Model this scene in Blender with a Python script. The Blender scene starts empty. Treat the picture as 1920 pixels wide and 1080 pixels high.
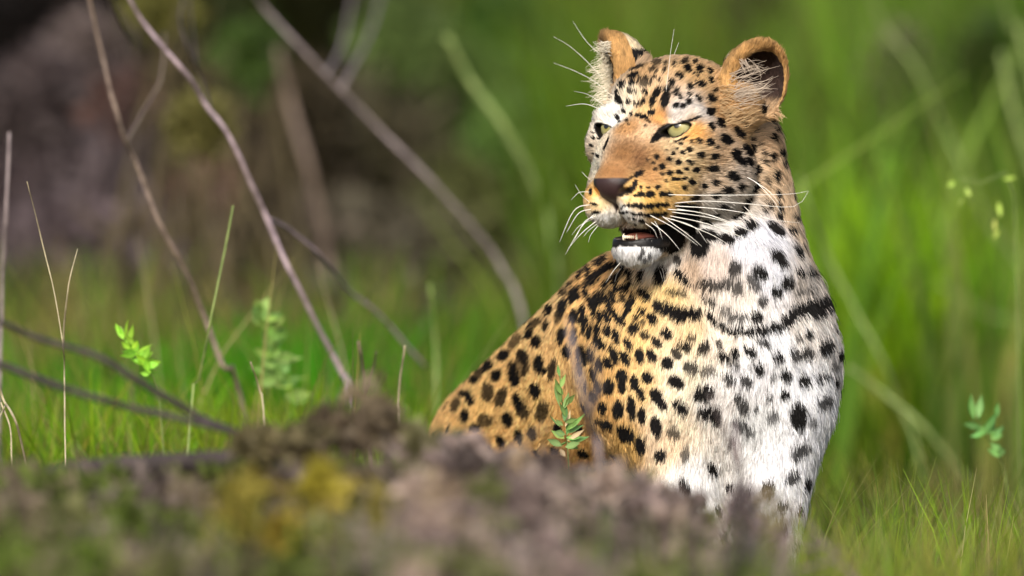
import bpy, math, random
import numpy as np
from mathutils import Vector, Matrix
from mathutils.bvhtree import BVHTree

# ------------------------------------------------------------------ camera, sky, sun, exposure
scene = bpy.context.scene
COL = scene.collection
RNG = np.random.default_rng(11)
random.seed(11)
D0 = 12.4                       # metres from the lens to the leopard
S = 1.0 / 1720.0                # one photograph pixel at the leopard, in metres
TILT = math.radians(2.5)
CAM = np.array([0.0, -D0 * math.cos(TILT), 0.50 + D0 * math.sin(TILT)])
FW = np.array([0.0, math.cos(TILT), -math.sin(TILT)])
RT = np.array([1.0, 0.0, 0.0])
UP = np.array([0.0, math.sin(TILT), math.cos(TILT)])

cd = bpy.data.cameras.new('camera')
cam = bpy.data.objects.new('camera', cd)
COL.objects.link(cam)
cam.location = CAM
cam.rotation_euler = (math.pi / 2 - TILT, 0, 0)
cd.sensor_width = 36.0
cd.lens = 36.0 * D0 / (1920 * S)
cd.clip_start = 0.5
cd.clip_end = 900.0
cd.dof.use_dof = True
cd.dof.focus_distance = D0 - 0.035
cd.dof.aperture_fstop = 3.3
scene.camera = cam

SUN_EL, SUN_AZ = math.radians(33), math.radians(-8)    # azimuth measured from behind the camera towards its right
sun_dir = np.array([math.sin(SUN_AZ) * math.cos(SUN_EL), -math.cos(SUN_AZ) * math.cos(SUN_EL), math.sin(SUN_EL)])
world = bpy.data.worlds.new('World')
scene.world = world
world.use_nodes = True
nt = world.node_tree
sky = nt.nodes.new('ShaderNodeTexSky')
sky.sky_type = 'NISHITA'
sky.sun_disc = False
sky.sun_elevation = SUN_EL
sky.sun_rotation = math.atan2(sun_dir[0], sun_dir[1])
sky.air_density = 1.0
sky.dust_density = 3.5
nt.links.new(sky.outputs[0], nt.nodes['Background'].inputs[0])
nt.nodes['Background'].inputs[1].default_value = 0.085
sd = bpy.data.lights.new('sun', 'SUN')
sd.energy = 2.6
sd.angle = math.radians(10)
sd.color = (1.0, 0.97, 0.92)
sun = bpy.data.objects.new('sun', sd)
COL.objects.link(sun)
sun.rotation_euler = Vector(sun_dir).to_track_quat('Z', 'Y').to_euler()
scene.view_settings.view_transform = 'Standard'
scene.view_settings.look = 'None'
scene.view_settings.exposure = 0.82
scene.view_settings.gamma = 1.0
scene.view_settings.use_curve_mapping = False
scene.cycles.max_bounces = 8
scene.cycles.transparent_max_bounces = 8

# ------------------------------------------------------------------ helpers
CEN = CAM + FW * D0


def at(x, y, d=0.0):
    """World point seen at photograph pixel (x, y), d pixel-lengths nearer than the leopard."""
    k = (D0 - d * S) / D0
    return CEN + RT * ((x - 960) * S * k) - UP * ((y - 540) * S * k) - FW * (d * S)


def mw(p):
    """Leopard units (right, down, towards the lens) to world."""
    p = np.asarray(p, float)
    return CEN + np.outer(p[..., 0] - 960, RT) * S - np.outer(p[..., 1] - 540, UP) * S - np.outer(p[..., 2], FW) * S


def wm(q):
    q = np.asarray(q, float) - CEN
    return np.stack([q @ RT / S + 960, 540 - q @ UP / S, -(q @ FW) / S], -1)


def pix(p):
    """Leopard units to photograph pixels."""
    k = D0 / (D0 - p[..., 2] * S)
    return 960 + (p[..., 0] - 960) * k, 540 + (p[..., 1] - 540) * k


def lin(c):
    c = np.asarray(c, float) / 255.0
    return np.where(c <= 0.04045, c / 12.92, ((c + 0.055) / 1.055) ** 2.4)


def tag(o, label=None, cat=None, group=None, kind=None):
    for k, v in (('label', label), ('category', cat), ('group', group), ('kind', kind)):
        if v:
            o[k] = v
    return o


def link(name, data, parent=None, mat=None):
    o = bpy.data.objects.new(name, data)
    COL.objects.link(o)
    if parent:
        o.parent = parent
    if mat:
        data.materials.append(mat)
    return o


def empty(name, loc):
    o = bpy.data.objects.new(name, None)
    o.empty_display_size = 0.05
    COL.objects.link(o)
    o.location = loc
    return o


def mesh_np(name, V, F, smooth=True):
    """Mesh from a vertex array and an (n, k) face array (k = 3 or 4)."""
    V = np.asarray(V, np.float32)
    F = np.asarray(F, np.int32)
    k = F.shape[1]
    me = bpy.data.meshes.new(name)
    me.vertices.add(len(V))
    me.vertices.foreach_set('co', V.ravel())
    me.loops.add(F.size)
    me.loops.foreach_set('vertex_index', F.ravel())
    me.polygons.add(len(F))
    me.polygons.foreach_set('loop_start', np.arange(0, F.size, k, dtype=np.int32))
    me.polygons.foreach_set('use_smooth', np.full(len(F), smooth, bool))
    me.update(calc_edges=True)
    return me


def hash3(i, j, k, s=0):
    n = (i * 73856093) ^ (j * 19349663) ^ (k * 83492791) ^ (s * 2654435761 & 0x7fffffff)
    n = (n ^ (n >> 13)) * 1274126177 & 0x7fffffff
    return ((n ^ (n >> 16)) & 0xffff) / 65535.0


def noise3(p, seed=0):
    """Value noise on an (n, 3) array, 0..1."""
    i = np.floor(p).astype(np.int64)
    f = p - i
    f = f * f * (3 - 2 * f)
    r = 0
    for a in (0, 1):
        for b in (0, 1):
            for c in (0, 1):
                w = (f[:, 0] if a else 1 - f[:, 0]) * (f[:, 1] if b else 1 - f[:, 1]) * (f[:, 2] if c else 1 - f[:, 2])
                r = r + w * hash3(i[:, 0] + a, i[:, 1] + b, i[:, 2] + c, seed)
    return r


def sstep(a, b, x):
    t = np.clip((x - a) / (b - a), 0, 1)
    return t * t * (3 - 2 * t)


class N:
    """Small node-graph builder."""
    def __init__(self, name):
        self.m = bpy.data.materials.new(name)
        self.m.use_nodes = True
        self.t = self.m.node_tree
        self.b = self.t.nodes['Principled BSDF']
        self.out = self.t.nodes['Material Output']

    def n(self, typ, **kw):
        nd = self.t.nodes.new(typ)
        for k, v in kw.items():
            setattr(nd, k, v)
        return nd

    def l(self, a, b):
        self.t.links.new(a, b)

# ------------------------------------------------------------------ the leopard's shape (units: photograph pixels at its distance)
PSI = math.radians(30)
CP, SP = math.cos(PSI), math.sin(PSI)
HC = np.array([1255.0, 239.0, 0.0])


def to_head(p):
    q = p - HC.astype(p.dtype)
    return np.stack([q[:, 0] * CP + q[:, 2] * SP, -q[:, 1], -q[:, 0] * SP + q[:, 2] * CP], -1)


def from_head(h):
    h = np.asarray(h, float)
    return HC + np.stack([h[..., 0] * CP - h[..., 2] * SP, -h[..., 1], h[..., 0] * SP + h[..., 2] * CP], -1)


def vec_head(h):
    return from_head(h) - HC


def smin(a, b, k):
    h = np.clip(0.5 + 0.5 * (b - a) / k, 0, 1)
    return b * (1 - h) + a * h - k * h * (1 - h)


def smax(a, b, k):
    return -smin(-a, -b, k)


def ell(p, c, r, R=None):
    q = p - np.asarray(c, p.dtype)
    if R is not None:
        q = q @ np.asarray(R, p.dtype)
    r = np.asarray(r, p.dtype)
    a = q / r
    k0 = np.sqrt((a * a).sum(1)) + 1e-9
    b = a / r
    k1 = np.sqrt((b * b).sum(1)) + 1e-9
    return k0 * (k0 - 1) / k1


def cone(p, a, b, ra, rb):
    a = np.asarray(a, p.dtype)
    ba = np.asarray(b, p.dtype) - a
    pa = p - a
    t = np.clip(pa @ ba / (ba @ ba), 0, 1)
    q = pa - t[:, None] * ba
    return np.sqrt((q * q).sum(1)) - (ra + (rb - ra) * t)


def unit(v):
    v = np.asarray(v, float)
    return v / np.linalg.norm(v)


EAR_O = unit([0.80, -0.02, 0.60])                    # way the ears open
EAR_U = unit(np.array([0.12, 1.0, -0.10]) - EAR_O * np.dot(EAR_O, [0.12, 1.0, -0.10]))
EAR_T = np.cross(EAR_U, EAR_O)
EAR_NEAR = np.array([139.0, 87.0, -76.0])
EAR_FAR = np.array([145.0, 106.0, -66.0])
EYE_C = np.array([70.0, -3.0, 78.0])
EYE_R = 29.6
EYE_O = unit([0.22, -0.03, 0.97])
EYE_S = unit(np.cross([0, 1, 0], EYE_O))             # towards the outer corner
EYE_V = np.cross(EYE_O, EYE_S)


def ear_coords(h):
    m = h.copy()
    m[:, 0] = np.abs(m[:, 0])
    q = m - np.where((h[:, 0] > 0)[:, None], EAR_NEAR, EAR_FAR).astype(m.dtype)
    a, b, c = q @ EAR_O.astype(m.dtype), q @ EAR_T.astype(m.dtype), q @ EAR_U.astype(m.dtype)
    return a - 0.22 * np.maximum(c, 0), b, c


def eye_coords(m):
    q = m - EYE_C.astype(m.dtype)
    return q @ EYE_O.astype(m.dtype), q @ EYE_S.astype(m.dtype), q @ EYE_V.astype(m.dtype)


def almond(s, t):
    """Signed distance-like value of the eye opening (negative inside) in the eye's own plane."""
    t = t - 0.24 * s
    k = np.clip(1 - (s / 27.5) ** 2, 0, 1)
    up, dn = 7.5 * k ** 0.6, -14.0 * k ** 0.8
    inner = np.maximum(t - up, dn - t)
    return np.where(np.abs(s) < 27.5, inner, np.abs(s) - 27.5 + 0.5 * np.abs(t))


def head_sdf(p):
    h = to_head(p)
    m = h.copy()
    m[:, 0] = np.abs(m[:, 0])
    f = ell(h, (0, 37, -35), (114, 95, 130))
    f = smin(f, ell(h, (0, 52, 48), (84, 58, 58)), 34)                     # forehead
    f = smin(f, ell(m, (62, 24, 82), (44, 18, 30)), 22)                    # brow
    f = smin(f, ell(m, (92, -32, 48), (45, 54, 66)), 34)                   # cheekbone
    f = smin(f, ell(m, (83, -82, -24), (72, 88, 84)), 40)                  # jowl
    f = smin(f, cone(h, (0, -2, 80), (0, -62, 166), 43, 46), 26)            # bridge of the nose
    f = smin(f, ell(m, (40, -66, 116), (44, 60, 62)), 30)                  # side of the snout
    f = smin(f, ell(h, (0, -106, 202), (43, 36, 41)), 26)                  # nose end
    f = smin(f, ell(m, (37, -139, 165), (42, 49, 57)), 14)                 # whisker pads
    f = smin(f, ell(m, (60, -120, 104), (44, 56, 62)), 30)
    f = smin(f, ell(m, EYE_C, (34, 32, 31)), 14)                           # lids
    f = smin(f, ell(m, (108, 40, -64), (46, 54, 48)), 34)                  # ear root
    # lower jaw
    j = cone(h, (0, -168, 20), (0, -214, 120), 64, 42)
    j = smin(j, ell(h, (0, -223, 126), (46, 35, 38)), 12)
    f = smin(f, j, 9)
    # mouth
    f = smax(f, -ell(h, (0, -199, 146), (64, 9, 66)), 5)
    f = smax(f, -ell(h, (0, -199, 150), (36, 14, 42)), 4)
    # line between the whisker pads, flare of the nostrils
    f = smax(f, -cone(h, (0, -146, 234), (0, -196, 222), 4.0, 3.0), 5)
    f = smax(f, -ell(m, (32, -124, 226), (10, 9, 16)), 6)
    # eye openings
    a, s, t = eye_coords(m)
    al = almond(s, t)
    f = smax(f, -np.maximum(al, -(a - 6)), 3)
    # ear: a cupped shell
    ea, eb, ec = ear_coords(h)
    e = np.stack([ea, eb, ec], -1)
    outer = ell(e, (0, 0, 0), (64, 64, 78))
    inner = ell(e, (16, 7, -4), (66, 50, 63))
    ear = smax(smax(outer, -inner, 4), ea - 15, 7)
    f = smin(f, ear, 11)
    return f


def from_eye(s, t, a):
    return EYE_C + EYE_S * s + EYE_V * t + EYE_O * a


def pc(x, y, d):
    k = (D0 - d * S) / D0
    return (960 + (x - 960) * k, 540 + (y - 540) * k, d)


def body_sdf(p):
    f = cone(p, pc(1334, 290, -140), pc(1346, 660, -116), 134, 210)           # neck
    f = smin(f, ell(p, pc(1340, 712, -106), (198, 236, 188)), 90)            # chest
    f = smin(f, ell(p, pc(1204, 700, -92), (106, 180, 130)), 44)             # shoulders
    f = smin(f, ell(p, pc(1482, 690, -100), (72, 170, 112)), 40)
    f = smin(f, ell(p, pc(1392, 505, -30), (104, 84, 92)), 44)               # throat ruff
    f = smin(f, cone(p, pc(1215, 650, -240), pc(985, 870, -660), 190, 194), 40)
    f = smin(f, ell(p, pc(950, 1040, -600), (150, 230, 190)), 50)            # haunch
    f = smin(f, ell(p, pc(1180, 1150, -560), (130, 200, 170)), 50)
    for (x, x2, d1) in ((1262, 1296, -10), (1462, 1424, -30)):
        f = smin(f, cone(p, pc(x, 770, -24), pc(x2, 1040, d1 + 38), 88, 60), 44)
        f = smin(f, cone(p, pc(x2, 1040, d1 + 38), pc(x2 - 4, 1340, d1 + 20), 60, 46), 30)
        f = smin(f, ell(p, pc(x2 - 10, 1368, d1 + 40), (58, 34, 80)), 20)    # paw
    f = smax(f, -cone(p, pc(1268, 480, 60), pc(1352, 612, 110), 22, 22), 30)   # fold of the throat over the shoulder
    f = smax(f, -cone(p, pc(1376, 850, 130), pc(1366, 1000, 110), 8, 22), 40)  # hollow between the forelegs
    for (x, d1) in ((985, -420), (1235, -380)):
        f = smin(f, ell(p, pc(x, 1366, d1), (50, 36, 110)), 20)
    pts = [(985, 1180, -800), (900, 1300, -830), (840, 1372, -760), (800, 1384, -640), (790, 1386, -520)]
    for q, r in zip(pts[:-1], pts[1:]):
        f = smin(f, cone(p, pc(*q), pc(*r), 34, 30), 12)                      # tail
    return f


def cat_sdf(p):
    p = p.astype(np.float32)
    f = body_sdf(p)
    near = (p[:, 0] > 1000) & (p[:, 1] < 640) & (p[:, 2] > -330)
    if near.any():
        q = p[near]
        f[near] = smin(f[near], head_sdf(q), 16)
    return f


def chunked(fn, p, n=400000):
    return np.concatenate([fn(p[i:i + n]) for i in range(0, len(p), n)]) if len(p) else np.zeros(0)


def surface_net(fn, lo, hi, h, band=1.9):
    """Sparse surface nets: coarse grid first, fine values only near the surface."""
    K = 4
    n = [int(math.ceil((hi[i] - lo[i]) / (h * K))) for i in range(3)]
    gx = [lo[i] + h * K * (np.arange(n[i]) + 0.5) for i in range(3)]
    C = np.stack(np.meshgrid(*gx, indexing='ij'), -1).reshape(-1, 3)
    fc = chunked(fn, C).reshape(n)
    act = np.argwhere(np.abs(fc) < h * K * band)
    F = np.repeat(np.repeat(np.repeat(np.where(fc < 0, -9.0, 9.0).astype(np.float32), K, 0), K, 1), K, 2)
    off = np.stack(np.meshgrid(np.arange(K), np.arange(K), np.arange(K), indexing='ij'), -1).reshape(-1, 3)
    idx = (act[:, None, :] * K + off[None]).reshape(-1, 3)
    P = np.asarray(lo) + h * (idx + 0.5)
    F[idx[:, 0], idx[:, 1], idx[:, 2]] = chunked(fn, P)
    neg = F < 0
    cnt = np.zeros([s - 1 for s in F.shape], np.int8)
    for a in (0, 1):
        for b in (0, 1):
            for c in (0, 1):
                cnt += neg[a:a + cnt.shape[0], b:b + cnt.shape[1], c:c + cnt.shape[2]]
    cells = np.argwhere((cnt > 0) & (cnt < 8))
    cid = np.full(cnt.shape, -1, np.int32)
    cid[cells[:, 0], cells[:, 1], cells[:, 2]] = np.arange(len(cells))
    acc = np.zeros((len(cells), 3))
    num = np.zeros(len(cells))
    corners = [(a, b, c) for a in (0, 1) for b in (0, 1) for c in (0, 1)]
    val = {k: F[cells[:, 0] + k[0], cells[:, 1] + k[1], cells[:, 2] + k[2]] for k in corners}
    for k in corners:
        for ax in range(3):
            if k[ax] == 0:
                k2 = list(k)
                k2[ax] = 1
                va, vb = val[k], val[tuple(k2)]
                cr = (va < 0) != (vb < 0)
                t = np.where(cr, va / np.where(cr, va - vb, 1), 0)
                pt = np.tile(np.array(k, float), (len(cells), 1))
                pt[:, ax] += t
                acc[cr] += pt[cr]
                num[cr] += 1
    V = np.asarray(lo) + h * (cells + acc / num[:, None] + 0.5)
    quads = []
    for ax in range(3):
        sl0, sl1 = [slice(None)] * 3, [slice(None)] * 3
        sl0[ax], sl1[ax] = slice(0, -1), slice(1, None)
        e = np.argwhere(neg[tuple(sl0)] != neg[tuple(sl1)])
        u, v = (ax + 1) % 3, (ax + 2) % 3
        ok = (e[:, u] > 0) & (e[:, v] > 0) & (e[:, u] < F.shape[u] - 1) & (e[:, v] < F.shape[v] - 1)
        e = e[ok]
        flip = neg[e[:, 0], e[:, 1], e[:, 2]]
        q = []
        for du, dv in ((1, 1), (0, 1), (0, 0), (1, 0)):
            c = e.copy()
            c[:, u] -= du
            c[:, v] -= dv
            q.append(cid[c[:, 0], c[:, 1], c[:, 2]])
        q = np.stack(q, -1)
        # leopard axes (right, down, to the lens) are right-handed when seen as (x, -z, -y): keep faces outward
        q[~flip] = q[~flip][:, ::-1]
        quads.append(q)
    Q = np.concatenate(quads)
    return V, Q[(Q >= 0).all(1)]


def grad(fn, p, e=1.2):
    g = np.zeros_like(p)
    for i in range(3):
        o = np.zeros(3)
        o[i] = e
        g[:, i] = (chunked(fn, p + o) - chunked(fn, p - o)) / (2 * e)
    return g / (np.linalg.norm(g, axis=1, keepdims=True) + 1e-9)


HSTEP = 3.2
VC, QC = surface_net(cat_sdf, (740, 30, -960), (1620, 1430, 290), HSTEP)
NC = grad(cat_sdf, VC)
fv = chunked(cat_sdf, VC)
VC = VC - NC * np.clip(fv, -1.5, 1.5)[:, None] * 0.8
WC = mw(VC)
bvh = BVHTree.FromPolygons(WC.tolist(), QC.tolist())


def hit(x, y):
    """Leopard units of the coat at a photograph pixel, or None off the animal."""
    d = at(x, y) - CAM
    d /= np.linalg.norm(d)
    r = bvh.ray_cast(Vector(CAM), Vector(d))
    return None if r[0] is None else wm(np.array(r[0]))

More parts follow.
